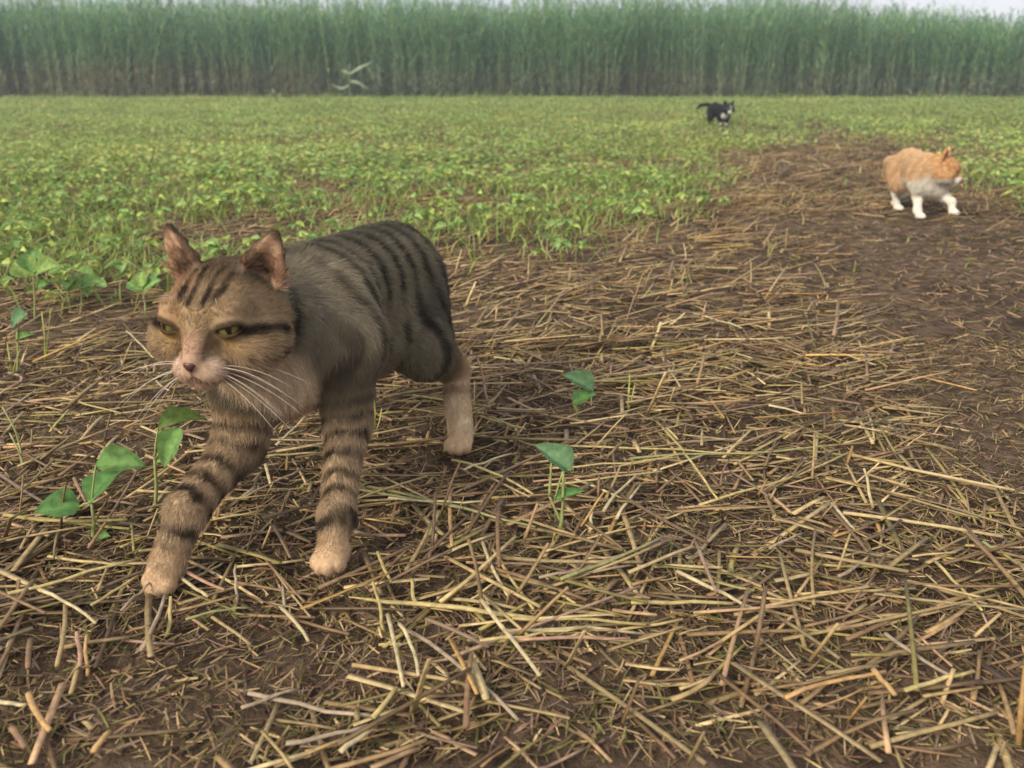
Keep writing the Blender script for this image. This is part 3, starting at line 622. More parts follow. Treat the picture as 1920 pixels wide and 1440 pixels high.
# ------------------------------------------------------------------ cats
def smin(a, b, k):
    h = np.clip(0.5 + 0.5 * (b - a) / k, 0, 1); return b * (1 - h) + a * h - k * h * (1 - h)
def d_rc(P, a, b, ra, rb):
    ba = b - a; l2 = ba @ ba; t = np.clip(((P - a) @ ba) / l2, 0, 1)
    return np.linalg.norm(P - a - t[:, None] * ba, axis=1) - (ra + (rb - ra) * t), t
def d_el(P, c, Rm, r):
    q = (P - c) @ Rm.T; k0 = np.linalg.norm(q / r, axis=1); k1 = np.linalg.norm(q / (r * r), axis=1)
    return k0 * (k0 - 1) / np.maximum(k1, 1e-9)
class Cat:
    def __init__(self): self.pr = []; self.cut = []
    def rc(self, a, b, ra, rb, tag, k=0.02, flow=None, u=(0, 1)):
        a, b = np.asarray(a, float), np.asarray(b, float)
        self.pr.append(dict(t='rc', a=a, b=b, ra=ra, rb=rb, tag=tag, k=k, flow=nrm(b - a) if flow is None else nrm(flow), u=u,
                            lo=np.minimum(a, b) - max(ra, rb), hi=np.maximum(a, b) + max(ra, rb)))
    def el(self, c, Rm, r, tag, k=0.015, flow=(0, 0, -1)):
        c = np.asarray(c, float); r = np.asarray(r, float); m_ = r.max()
        self.pr.append(dict(t='el', c=c, R=Rm, r=r, tag=tag, k=k, flow=nrm(flow), u=(0, 0), lo=c - m_, hi=c + m_))
    def chain(self, pts, rad, tag, k=0.015):
        L = np.linalg.norm(np.diff(np.array(pts), axis=0), axis=1); s = np.concatenate([[0], np.cumsum(L)]) / L.sum()
        for i in range(len(pts) - 1): self.rc(pts[i], pts[i + 1], rad[i], rad[i + 1], tag, k, u=(s[i], s[i + 1]))
    def dist(self, p, P):
        if p['t'] == 'rc': return d_rc(P, p['a'], p['b'], p['ra'], p['rb'])
        return d_el(P, p['c'], p['R'], p['r']), np.zeros(len(P))
    def sdf(self, P):
        d = np.full(len(P), 0.08)
        for p in self.pr:
            m_ = p['k'] + 0.03
            s = np.all((P > p['lo'] - m_) & (P < p['hi'] + m_), axis=1)
            if s.any(): d[s] = smin(d[s], self.dist(p, P[s])[0], p['k'])
        for p in self.cut:
            s = np.all((P > p['lo'] - .01) & (P < p['hi'] + .01), axis=1)
            if s.any(): d[s] = -smin(-d[s], self.dist(p, P[s])[0], p['k'])
        return d
    def mesh(self, h):
        lo = np.min([p['lo'] for p in self.pr], 0) - 0.012; hi = np.max([p['hi'] for p in self.pr], 0) + 0.012
        n = np.ceil((hi - lo) / h).astype(int) + 1
        g = np.full(n, 0.08)
        ax = [lo[i] + h * np.arange(n[i]) for i in range(3)]
        def blk(p, m_):
            i0 = np.maximum(((p['lo'] - m_ - lo) / h).astype(int), 0); i1 = np.minimum(((p['hi'] + m_ - lo) / h).astype(int) + 2, n)
            sl = tuple(slice(i0[i], i1[i]) for i in range(3))
            G = np.stack(np.meshgrid(*[ax[i][sl[i]] for i in range(3)], indexing='ij'), -1).reshape(-1, 3)
            return sl, G
        for p in self.pr:
            sl, G = blk(p, p['k'] + 0.03); g[sl] = smin(g[sl], self.dist(p, G)[0].reshape(g[sl].shape), p['k'])
        for p in self.cut:
            sl, G = blk(p, 0.01); g[sl] = -smin(-g[sl], self.dist(p, G)[0].reshape(g[sl].shape), p['k'])
        ins = g < 0; cs = tuple(x - 1 for x in n)
        acc = np.zeros(cs + (3,)); cnt = np.zeros(cs)
        cor = [(a, b, c) for a in (0, 1) for b in (0, 1) for c in (0, 1)]
        def sub(A, c): return A[c[0]:c[0] + cs[0], c[1]:c[1] + cs[1], c[2]:c[2] + cs[2]]
        for c0 in cor:
            for axn in range(3):
                if c0[axn]: continue
                c1 = list(c0); c1[axn] = 1; v0, v1 = sub(g, c0), sub(g, c1); m_ = (v0 < 0) != (v1 < 0)
                t = np.where(m_, v0 / np.where(m_, v0 - v1, 1), 0)
                for q in range(3): acc[..., q] += m_ * (c0[q] + (t if q == axn else 0))
                cnt += m_
        act = cnt > 0; vid = np.full(cs, -1); vid[act] = np.arange(act.sum())
        ii = np.stack(np.nonzero(act), 1); V = lo + h * (ii + acc[act] / cnt[act][:, None])
        F_ = []
        for axn in range(3):
            o1, o2 = [(1, 2), (2, 0), (0, 1)][axn]
            s0 = [slice(1, n[i] - 1) for i in range(3)]; s0[axn] = slice(0, n[axn] - 1); s1 = list(s0); s1[axn] = slice(1, n[axn])
            m_ = ins[tuple(s0)] != ins[tuple(s1)]; k = np.stack(np.nonzero(m_), 1)
            base = k.copy(); base[:, o1] += 1; base[:, o2] += 1
            flip = ins[tuple(s0)][m_]
            def cell(d1, d2):
                b = base.copy(); b[:, o1] -= d1; b[:, o2] -= d2; return vid[b[:, 0], b[:, 1], b[:, 2]]
            q = np.stack([cell(1, 1), cell(0, 1), cell(0, 0), cell(1, 0)], 1)
            q[~flip] = q[~flip][:, ::-1]; F_.append(q)
        Q = np.concatenate(F_)
        for it in range(2):
            N = self.grad(V); V = V - N * np.clip(self.sdf(V), -h, h)[:, None] * 0.9
        return V, Q, self.grad(V)
    def grad(self, V, e=0.0006):
        g_ = np.stack([self.sdf(V + e * np.eye(3)[i]) - self.sdf(V - e * np.eye(3)[i]) for i in range(3)], 1); return nrm(g_)
    def weights(self, V):
        """soft membership of every point in the tags, fur flow, and run along each tag's chain"""
        Wt, U, FL = {}, {}, np.zeros_like(V)
        for p in self.pr:
            d, t = self.dist(p, V); w_ = np.exp(-np.clip(d, -0.004, 1) / 0.006)
            Wt[p['tag']] = Wt.get(p['tag'], 0) + w_
            uu = p['u'][0] + (p['u'][1] - p['u'][0]) * t
            a_ = U.setdefault(p['tag'], [0, 1e-9]); a_[0] = a_[0] + uu * w_; a_[1] = a_[1] + w_
            FL += w_[:, None] * p['flow']
        tot = sum(Wt.values()); Wt = {k: v / tot for k, v in Wt.items()}
        return Wt, {k: v[0] / v[1] for k, v in U.items()}, nrm(FL)

def head_frame(f, roll=0.0):
    f = nrm(f); r = nrm(np.cross(f, (0, 0, 1))); u = np.cross(r, f)
    r, u = r * math.cos(roll) + u * math.sin(roll), u * math.cos(roll) - r * math.sin(roll)
    return np.stack([r, f, u])                       # rows: cat's right, forward, up
def add_head(cat, c, Rm, s, squint=0.0046, ear_back=0.0):
    L = lambda x, y, z: c + s * (np.array([x, y, z]) @ Rm)
    D = lambda x, y, z: np.array([x, y, z]) @ Rm
    cat.el(L(0, -.004, .004), Rm, s * np.array([.041, .046, .037]), 'head', .01, D(0, -1, 0.1))
    for q in (-1, 1):
        cat.el(L(q * .029, .012, -.014), Rm, s * np.array([.0255, .030, .023]), 'cheek', .014, D(q * .5, -1, -.5))
        cat.el(L(q * .0092, .0475, -.0235), Rm, s * np.array([.0108, .0112, .0095]), 'muzzle', .006, D(q * .6, -1, -.5))
        cat.el(L(q * .019, .030, .018), Rm, s * np.array([.014, .014, .010]), 'head', .01, D(q * .3, -1, .4))
        cat.el(L(q * .0225, .0365, .007), Rm, s * np.array([.0118, .0110, .0105]), 'lid', .006, D(q * .5, -1, .1))
    cat.rc(L(0, .034, .012), L(0, .0568, -.0130), s * .0125, s * .0066, 'nose', .010, D(0, -1, .5))
    cat.rc(L(0, .022, -.021), L(0, .046, -.025), s * .0205, s * .0112, 'muzzle', .010, D(0, -1, -.3))
    cat.el(L(0, .043, -.0350), Rm, s * np.array([.0105, .0105, .0075]), 'chin', .006, D(0, -1, -.3))
    ears = []
    for q in (-1, 1):
        base = L(q * .029, -.008, .028); tipd = nrm(D(q * .42, -.10 - ear_back, 1.0)); fac = nrm(D(q * .42, 1.0, .0))
        fac = nrm(fac - tipd * (fac @ tipd)); sd = np.cross(tipd, fac); Re = np.stack([sd, fac, tipd])
        ears.append((base, Re))
        for i, (t0, t1, r0, r1) in enumerate(((0, .33, .0225, .0195), (.33, .7, .0195, .0120), (.7, 1.0, .0120, .0034))):
            for e in (-1, -.5, 0, .5, 1):
                bk = lambda t_: fac * s * (.001 + .0070 * (1 - e * e) * (1 - .75 * t_))
                a = base + s * .037 * t0 * tipd + sd * e * s * (r0 * .66) - bk(t0)
                b = base + s * .037 * t1 * tipd + sd * e * s * (r1 * .66) - bk(t1)
                cat.rc(a, b, s * .0034, s * (.0030 if i < 2 else .0022), 'ear', .0045, tipd)
    eyes = []
    for q in (-1, 1):
        ed = nrm(D(q * .42, 1, .02)); ec = L(q * .0218, .0355, .007)
        sx = nrm(np.cross(ed, D(0, 0, 1))); sz = np.cross(sx, ed); tl = 0.16 * q; sx, sz = sx * math.cos(tl) + sz * math.sin(tl), sz * math.cos(tl) - sx * math.sin(tl)
        Ra = np.stack([sx, ed, sz]); ac = ec + ed * s * .010 - sz * s * .0008
        cat.cut.append(dict(t='el', c=ac, R=Ra, r=s * np.array([.0092, .012, squint]), k=.0012, lo=ac - s * .013, hi=ac + s * .013))
        eyes.append((ec, Ra))
    return L, D, eyes, ears
def eye_mesh(s, iris):
    n, m_ = 20, 28; th = np.linspace(0, math.pi, n); ph = np.linspace(0, 2 * math.pi, m_, endpoint=False)
    V = np.array([(math.sin(a) * math.cos(b), math.cos(a), math.sin(a) * math.sin(b)) for a in th for b in ph])
    Q = np.array([(i * m_ + j, i * m_ + (j + 1) % m_, (i + 1) * m_ + (j + 1) % m_, (i + 1) * m_ + j) for i in range(n - 1) for j in range(m_)])
    rad = np.hypot(V[:, 0], V[:, 2]); c = np.tile(np.array(iris), (len(V), 1)) * (0.8 + 0.4 * (rad < .55))[:, None]
    c[(rad > .78) | (V[:, 1] < 0)] = (0.03, 0.02, 0.015)
    c[(V[:, 1] > 0) & ((V[:, 0] / .20) ** 2 + (V[:, 2] / .62) ** 2 < 1)] = (0.004, 0.004, 0.004)
    return make_mesh('eye', V * s * .0100, Q, None, c, M_EYE)
def paw(cat, c, fwd, s, tag='paw', r=.016):
    fwd = nrm(fwd); sd = nrm(np.cross(fwd, (0, 0, 1))); dn = np.cross(fwd, sd)
    cat.el(c, np.stack([sd, fwd, np.cross(sd, fwd)]), s * np.array([r * .98, r * 1.25, r * .8]), tag, .006, fwd)
    for e, q in ((-1.05, .55), (-.38, .95), (.38, .95), (1.05, .55)):
        cat.el(c + s * (sd * e * r * .66 + fwd * r * q - np.array([0, 0, 1]) * r * .15), np.stack([sd, fwd, np.cross(sd, fwd)]), s * np.array([r * .40, r * .56, r * .52]), tag, .0020, fwd)
def seg_d(P, pts):
    d = np.full(len(P), 9.0); pts = np.array(pts)
    for a, b in zip(pts[:-1], pts[1:]):
        d = np.minimum(d, d_rc(P, a, b, 0, 0)[0])
    return d
def fur_strands(V, Q, N, col, flow, length, dens, seed, lift=0.28, npt=4, rad=0.00016, clump=0.35):
    """hair on the mesh: dens strands per cm2, length per vertex (m)"""
    r = np.random.default_rng(seed)
    T3 = np.concatenate([Q[:, [0, 1, 2]], Q[:, [0, 2, 3]]]); A = V[T3]
    ar = 0.5 * np.linalg.norm(np.cross(A[:, 1] - A[:, 0], A[:, 2] - A[:, 0]), axis=1)
    wv = ar * (length[T3].mean(1) > 0.0008); n = int(dens * 1e4 * wv.sum())
    f = r.choice(len(T3), n, p=wv / wv.sum()); u, v = r.random(n), r.random(n); fl = u + v > 1; u[fl], v[fl] = 1 - u[fl], 1 - v[fl]
    bc = np.stack([1 - u - v, u, v], 1)
    def itp(X): return np.einsum('nk,nk...->n...', bc, X[T3[f]])
    P0, Nn, Fl, c, L = itp(V), nrm(itp(N)), itp(flow), itp(col), itp(length)
    tg = nrm(Fl - Nn * (Fl * Nn).sum(1, keepdims=True))
    wob = np.stack([noise(P0, 140, seed + q) for q in range(3)], 1) * clump + r.normal(0, .13, (n, 3))
    L = L * r.uniform(.65, 1.2, n); lf = lift * r.uniform(.6, 1.5, n)
    d0 = nrm(tg + Nn * (lf + .45)[:, None] + wob); d1 = nrm(tg + Nn * (lf * .5)[:, None] + wob * 1.3 - np.array([0, 0, .12]))
    ts = np.linspace(0, 1, npt); pts = np.stack([P0 - Nn * .0006 + (d0 * t * (1 - .5 * t) + d1 * .5 * t * t) * L[:, None] for t in ts], 1)
    c = c * r.uniform(.72, 1.25, (n, 1))
    return pts, np.clip(c, .004, .85), rad * np.clip(1.15 - ts, .15, 1)
def fur_object(name, pts, c, radp, parent, org):
    n, k = pts.shape[:2]; cu = bpy.data.hair_curves.new(name); cu.add_curves([k] * n)
    cu.attributes['position'].data.foreach_set('vector', (pts - org).astype(np.float32).ravel())
    ra = cu.attributes.get('radius') or cu.attributes.new('radius', 'FLOAT', 'POINT')
    ra.data.foreach_set('value', np.tile(radp, n).astype(np.float32))
    ca = cu.attributes.new('hair_color', 'FLOAT_COLOR', 'CURVE'); c4 = np.ones((n, 4), np.float32); c4[:, :3] = c
    ca.data.foreach_set('color', c4.ravel()); cu.materials.append(M_FUR)
    o = bpy.data.objects.new(name, cu); COL.objects.link(o); o.parent = parent; o['kind'] = 'stuff'; return o
def whiskers(root, org, L, D, s, specs, col):
    for (q, y, z, dx, dy, dz, ln) in specs:
        p0 = L(q * .013, y, z); d = nrm(D(q * dx, dy, dz)); t = np.linspace(0, 1, 8)[:, None]
        C = p0 + d * ln * t + np.array([0, 0, -1]) * ln * .38 * t ** 2
        V, Q, T3 = tubes((C - org)[None], np.linspace(.00032, .00008, 8)[None], 4)
        link('whisker', make_mesh('whisker', V, Q, T3, np.tile(col, (len(V), 1)), M_WHISK), root)
def lerp(a, b, w): return a * (1 - np.asarray(w)[:, None]) + b * np.asarray(w)[:, None]

# ---- the striped cat walking past in front
def build_tabby():
    K = Cat(); org = np.array([-.19, .88, 0.0])
    hc = at(422, 591, .735); Rm = head_frame((-.17, -.965, -.12), 0.02); hs = 1.09
    L, D, eyes, ears = add_head(K, hc, Rm, hs, .0030)
    wi = at(575, 570, .855); pe = np.array([-.146, 1.055, .206]); che = at(555, 655, .83); bel = np.array([-.165, .97, .165])
    spine = nrm(pe - wi); dn = np.array([0, 0, -1.0])
    K.rc(L(0, -.018, -.006), wi + (0, -.01, -.005), .040, .052, 'neck', .02, spine + dn * .25)
    K.rc(L(0, -.006, -.026), che + (-.012, -.03, -.01), .029, .037, 'ruff', .02, spine * .3 + dn)
    K.rc(wi, pe + (0, 0, .012), .056, .052, 'body', .02, spine + dn * .35)
    K.rc(che + (0, 0, .006), bel, .052, .047, 'flank', .02, spine + dn * .5)
    K.rc(bel, pe + (0, 0, -.02), .050, .050, 'belly', .02, spine + dn * .4)
    K.rc(che + (-.004, -.024, -.006), che + (-.006, -.010, -.032), .038, .028, 'chest', .02, dn)
    # fore legs
    sl = at(645, 640, .815); K.rc(wi + (.025, 0, 0), sl, .044, .038, 'shoulder', .02, dn + spine * .3)
    el_ = at(652, 790, .815); wr = at(632, 965, .742); pw = at(622, 1040, .716)
    K.chain([sl, el_, wr, pw + (0, .004, .002)], [.036, .0200, .0130, .0128], 'leg_a', .014)
    paw(K, pw, (-.22, -.97, -.12), 1.0, 'paw', .0155)
    sr = at(470, 715, .80); K.rc(che + (-.02, -.01, 0), sr, .046, .036, 'shoulder', .02, dn)
    er = at(448, 835, .785); wr2 = at(352, 955, .728); pw2 = at(314, 1056, .700)
    K.chain([sr, er, wr2, pw2], [.033, .0215, .0155, .0140], 'leg_b', .014)
    paw(K, pw2 + (-.003, -.003, -.006), (-.30, -.70, -.62), 1.0, 'paw', .0155)
    # hind legs
    hip = pe + (.016, .005, -.012); kn = at(795, 655, .985); hk = at(852, 692, 1.045); pp = np.array([-.063, .988, .018])
    K.rc(hip, kn, .049, .033, 'thigh', .02, dn + spine * .5)
    K.chain([kn, hk], [.030, .0165], 'shank', .014); K.chain([hk, pp + (0, .015, .006)], [.0155, .0148], 'meta', .008)
    paw(K, pp, (-.25, -.95, 0), 1.0, 'hpaw', .0155)
    hip2 = pe + (-.03, .01, -.01); kn2 = hip2 + (-.025, -.03, -.075); hk2 = np.array([-.205, 1.135, .085]); pp2 = np.array([-.214, 1.095, .014])
    K.rc(hip2, kn2, .048, .032, 'thigh', .02, dn); K.chain([kn2, hk2], [.028, .0165], 'shank', .014); K.chain([hk2, pp2 + (0, .015, .005)], [.0150, .0145], 'meta', .008)
    paw(K, pp2, (-.3, -.95, 0), 1.0, 'hpaw', .0155)
    K.chain([pe + (.004, .045, .012), pe + (-.004, .105, -.015), pe + (-.02, .16, -.075), pe + (-.04, .22, -.10)], [.017, .0135, .012, .009], 'tail', .012)
    V, Q, N = K.mesh(0.0019)
    W, U, FL = K.weights(V); w = lambda *k: sum(W.get(q, 0) for q in k)
    hl = ((V - hc) @ Rm.T) / hs; ah = hl.copy(); ah[:, 0] = np.abs(ah[:, 0])
    n1 = noise(V, 24, 61, 3); n2 = noise(V, 75, 62, 2); n3 = noise(V, 9, 63, 2)
    # body: grey-olive agouti with soft mackerel stripes
    s_ = (V - wi) @ spine; side = (V - wi) @ np.cross(spine, (0, 0, 1)); zz = V[:, 2]
    base = s2l((136, 126, 103)); dark = s2l((46, 42, 36)); pale = s2l((172, 160, 134))
    stripe = sstep(.05, .75, np.sin(s_ * 2 * math.pi / .034 + 2.6 * n3 + 14 * (zz - .2)) + .35 * n1)
    c = np.tile(base, (len(V), 1)) * (1 + .16 * n2 + .10 * n1)[:, None]
    c = lerp(c, pale, .35 * sstep(.0, .6, n1)); c = lerp(c, dark, .88 * stripe * sstep(-.75, .15, noise(V, 30, 66, 2)))
    c = lerp(c, s2l((62, 60, 52)), .7 * sstep(.045, .062, (V - wi - spine * s_[:, None]) @ np.array([0, 0, 1.0])) * w('body'))
    c = lerp(c, s2l((48, 44, 38)), .6 * w('thigh') * sstep(-.03, .02, (V - kn) @ nrm(np.array([.3, .9, .3])) + .01 * n1))
    c = lerp(c, s2l((138, 118, 96)), .8 * w('belly', 'flank') * sstep(.155, .12, zz))
    # chest and ruff
    c = lerp(c, s2l((226, 202, 170)), sstep(.15, .7, w('ruff')) * (0.85 + .15 * n2) * sstep(.02, -.02, side - .0))
    chc = lerp(np.tile(s2l((228, 202, 168)), (len(V), 1)), s2l((160, 122, 92)), sstep(.0, .6, n1 + 6 * (.165 - zz)))
    c = lerp(c, chc, sstep(.25, .75, w('chest', 'ruff')))
    # legs: tan with dark bars
    def legcol(nm, c, f0, fr, ph, inner=None):
        u = U[nm]; bar = sstep(-.35, .75, np.sin(u * fr + ph + 3.6 * n1 + 2.0 * n3 + 30 * (V[:, 0] - er[0])) + .7 * n2 - .05) * (.5 + .5 * sstep(-.35, .25, noise(V, 62, 68, 2))) * sstep(-1.3, -.45, noise(V, 45, 67, 2))
        lc = lerp(np.tile(s2l((170, 146, 114)), (len(V), 1)) * (1 + .15 * n2)[:, None], s2l((38, 31, 27)), .92 * bar * sstep(.02, .25, u))
        lc = lerp(lc, s2l((112, 104, 84)), .8 * sstep(f0 + .14, f0 - .16, u))
        lc = lerp(lc, s2l((190, 160, 124)), sstep(.88, .97, u))
        if inner is not None: lc = lerp(lc, s2l((34, 27, 26)), .95 * inner * sstep(.30, .45, u) * sstep(.80, .62, u))
        return lerp(c, lc, sstep(.2, .75, W[nm]))
    c = legcol('leg_a', c, .30, 62, 1.2)
    inner_shade = sstep(-.002, .012, (V - er) @ nrm(np.array([1.0, .2, -.35])))  # mask for shade painted on the inner side of the stepping foreleg
    c = legcol('leg_b', c, -.3, 56, .3, inner_shade)
    c = lerp(c, np.tile(s2l((190, 160, 124)), (len(V), 1)) * (1 + .1 * n2)[:, None], sstep(.3, .7, w('paw')))
    # hind lower leg: cream with a brown band at the hock
    um = U['meta']; mc = lerp(np.tile(s2l((216, 190, 152)), (len(V), 1)), s2l((112, 80, 64)), .85 * np.exp(-((um - .34) / .12) ** 2) * (.7 + .3 * n2))
    c = lerp(c, mc, sstep(.2, .7, w('meta'))); c = lerp(c, s2l((204, 174, 134)), sstep(.3, .7, w('hpaw')))
    us = U['shank']; c = lerp(c, lerp(np.tile(s2l((120, 104, 80)), (len(V), 1)), s2l((186, 150, 116)), sstep(.5, .95, us)), sstep(.3, .75, w('shank')))
    c = lerp(c, dark * 1.2, .6 * w('tail') * sstep(0, .5, np.sin(U['tail'] * 40)))
    # head
    hw = sstep(.3, .7, w('head', 'cheek', 'muzzle', 'lid', 'nose', 'chin'))
    h = np.tile(s2l((154, 130, 98)), (len(V), 1)) * (1 + .12 * n2 + .08 * n1)[:, None]
    h = lerp(h, s2l((126, 104, 74)), .6 * sstep(.012, .036, ah[:, 2]) * sstep(.05, .0, ah[:, 1]))
    h = lerp(h, s2l((84, 70, 56)), .75 * sstep(.022, .0, hl[:, 1]) * sstep(.022, .034, ah[:, 2]))
    h = lerp(h, s2l((172, 122, 80)), .3 * sstep(.0, .02, hl[:, 0]) * sstep(-.01, .01, hl[:, 2]))  # sunward half of the face tinted warmer: side light painted into the coat
    h = lerp(h, s2l((208, 182, 158)), .85 * sstep(.45, .8, w('muzzle')) + .0)
    h = lerp(h, s2l((230, 210, 188)), .85 * sstep(.3, .7, w('chin')))
    h = lerp(h, s2l((190, 152, 128)), .7 * sstep(.012, .004, ah[:, 0]) * sstep(.046, .056, ah[:, 1]) * sstep(.010, .0, ah[:, 2]))
    h = lerp(h, s2l((150, 124, 66)), .5 * np.exp(-(np.linalg.norm(ah - (.0225, .045, -.004), axis=1) / .010) ** 2))
    h = lerp(h, s2l((178, 150, 116)), .6 * np.exp(-(np.linalg.norm(ah - (.024, .040, .019), axis=1) / .006) ** 2))
    h = lerp(h, s2l((186, 156, 128)), .7 * sstep(-.006, -.030, ah[:, 2]) * sstep(-.02, .02, ah[:, 1]))
    dk = s2l((30, 23, 22))
    def line(pts, wd, st): 
        nonlocal h
        h = lerp(h, dk, st * sstep(wd * 1.7, wd * .5, seg_d(ah, pts) + .0012 * n2))
    line([(.032, .038, .005), (.042, .026, .001), (.052, .006, -.005)], .0042, .95)
    line([(.036, .037, -.017), (.046, .026, -.020), (.054, .010, -.022)], .0038, .95)
    line([(.0055, .040, .024), (.0060, .024, .036), (.007, .002, .043)], .0026, .9)
    line([(.0135, .036, .025), (.0155, .018, .037), (.017, -.004, .042)], .0030, .9)
    line([(.0, .030, .034), (.0, .0, .044)], .0018, .55)
    line([(.0125, .0455, .005), (.0095, .053, -.006), (.0095, .057, -.012)], .0020, .65)
    line([(.0, .062, -.020), (.0, .060, -.026), (.007, .057, -.0305), (.015, .048, -.0325)], .0013, .75)
    for ec, Ra in eyes:                                              # dark rims
        q = (V - ec) @ Ra.T / hs; e = np.hypot(q[:, 0] / .0118, q[:, 2] / .0072)
        h = lerp(h, dk, .8 * sstep(1.15, .85, e) * sstep(.0, .004, q[:, 1]))
    c = lerp(c, h, hw)
    # ears: tan backs, pinkish inside, dark edge and tip
    ew = sstep(.4, .8, w('ear')); ein = np.zeros(len(V)); et = np.zeros(len(V)); ed_ = np.zeros(len(V))
    for b_, Re in ears:
        q = (V - b_) @ Re.T / hs; nf = N @ Re[1]; near = np.linalg.norm(q, axis=1) < .065
        ein = np.maximum(ein, near * sstep(.2, .6, nf)); et = np.maximum(et, near * q[:, 2] / .042); ed_ = np.maximum(ed_, near * np.abs(q[:, 0]) / np.maximum(.021 * (1.05 - q[:, 2] / .046), .003))
    ec_ = np.tile(s2l((116, 96, 72)), (len(V), 1)); ec_ = lerp(ec_, s2l((176, 142, 112)), ein)
    ec_ = lerp(ec_, s2l((48, 38, 32)), np.clip(.95 * sstep(.78, .98, et) + .6 * sstep(.85, 1.1, ed_), 0, .8))
    c = lerp(c, ec_, ew); c = np.clip(c * 1.0, .006, .8)
    me = make_mesh('tabby_cat', V - org, Q, None, c, M_COAT)
    root = link('tabby_cat', me); root.location = org
    tag(root, 'brown striped tabby cat with squinting eyes striding through the straw', 'cat', 'cats walking in the field')
    for ec, Ra in eyes:
        o = link('eye', eye_mesh(hs, s2l((104, 98, 50))), root); o.location = ec - org
        o.rotation_euler = __import__('mathutils').Matrix(Ra.T.tolist()).to_euler()
    # nose pad
    nv = [(-.0062, .0655, -.0085), (.0062, .0655, -.0085), (.0035, .0690, -.0105), (-.0035, .0690, -.0105), (-.0048, .0655, -.0135), (.0048, .0655, -.0135), (.0, .0685, -.0150), (0, .0655, -.0185), (0, .060, -.010), (0, .0672, -.0062)]
    nf = [(0, 3, 9), (3, 2, 9), (2, 1, 9), (0, 4, 3), (3, 4, 6), (3, 6, 2), (2, 6, 5), (2, 5, 1), (4, 7, 6), (6, 7, 5), (0, 8, 4), (4, 8, 7), (7, 8, 5), (5, 8, 1), (1, 8, 9), (9, 8, 0)]
    o = link('nose', make_mesh('nose', np.array([L(*v) for v in np.array(nv) - (0, .0040, .0045)]) - org, None, nf, None, M_NOSE), root)
    ssd = o.modifiers.new('smooth', 'SUBSURF'); ssd.levels = ssd.render_levels = 2
    wl = [(q, .048 - .003 * r_, -.022 - .0035 * k, 1.0, .10 - .28 * r_, .12 - .32 * k - .06 * r_, random.uniform(.055, .085)) for q in (-1, 1) for k in range(3) for r_ in range(3)]
    wl += [(q, .034, .022, .45, .7, .8 + .2 * k, .03) for q in (-1, 1) for k in range(2)]
    whiskers(root, org, L, D, hs, wl, s2l((228, 216, 196)))
    ln = .0095 * w('body', 'flank', 'neck', 'shoulder', 'thigh', 'tail') + .015 * w('belly', 'chest', 'ruff') + .0085 * w('leg_a', 'leg_b', 'shank') + .006 * w('meta') + .0026 * w('paw', 'hpaw') \
        + .0070 * w('head') + .0090 * w('cheek') +   .0050 * w('muzzle', 'chin') + .0034 * w('nose', 'lid') + .0034 * w('ear')
    ln = ln + .009 * ew * ein * sstep(.6, .1, et)
    for ec, Ra in eyes:
        q = (V - ec) @ Ra.T / hs; e = np.hypot(q[:, 0] / .0125, q[:, 2] / .0085); ln = np.where((q[:, 1] > -.003) & (np.linalg.norm(q, axis=1) < .02), ln * sstep(.75, 1.6, e), ln)
    ln = np.where(np.linalg.norm(hl - (0, .062, -.0165), axis=1) < .0085, 0, ln)
    fd = sum(W[p] * 0 for p in W)
    pts, fc, ra = fur_strands(V, Q, N, c, FL, ln, 75, 3)
    fur_object('fur', pts, fc, ra, root, org)
build_tabby()

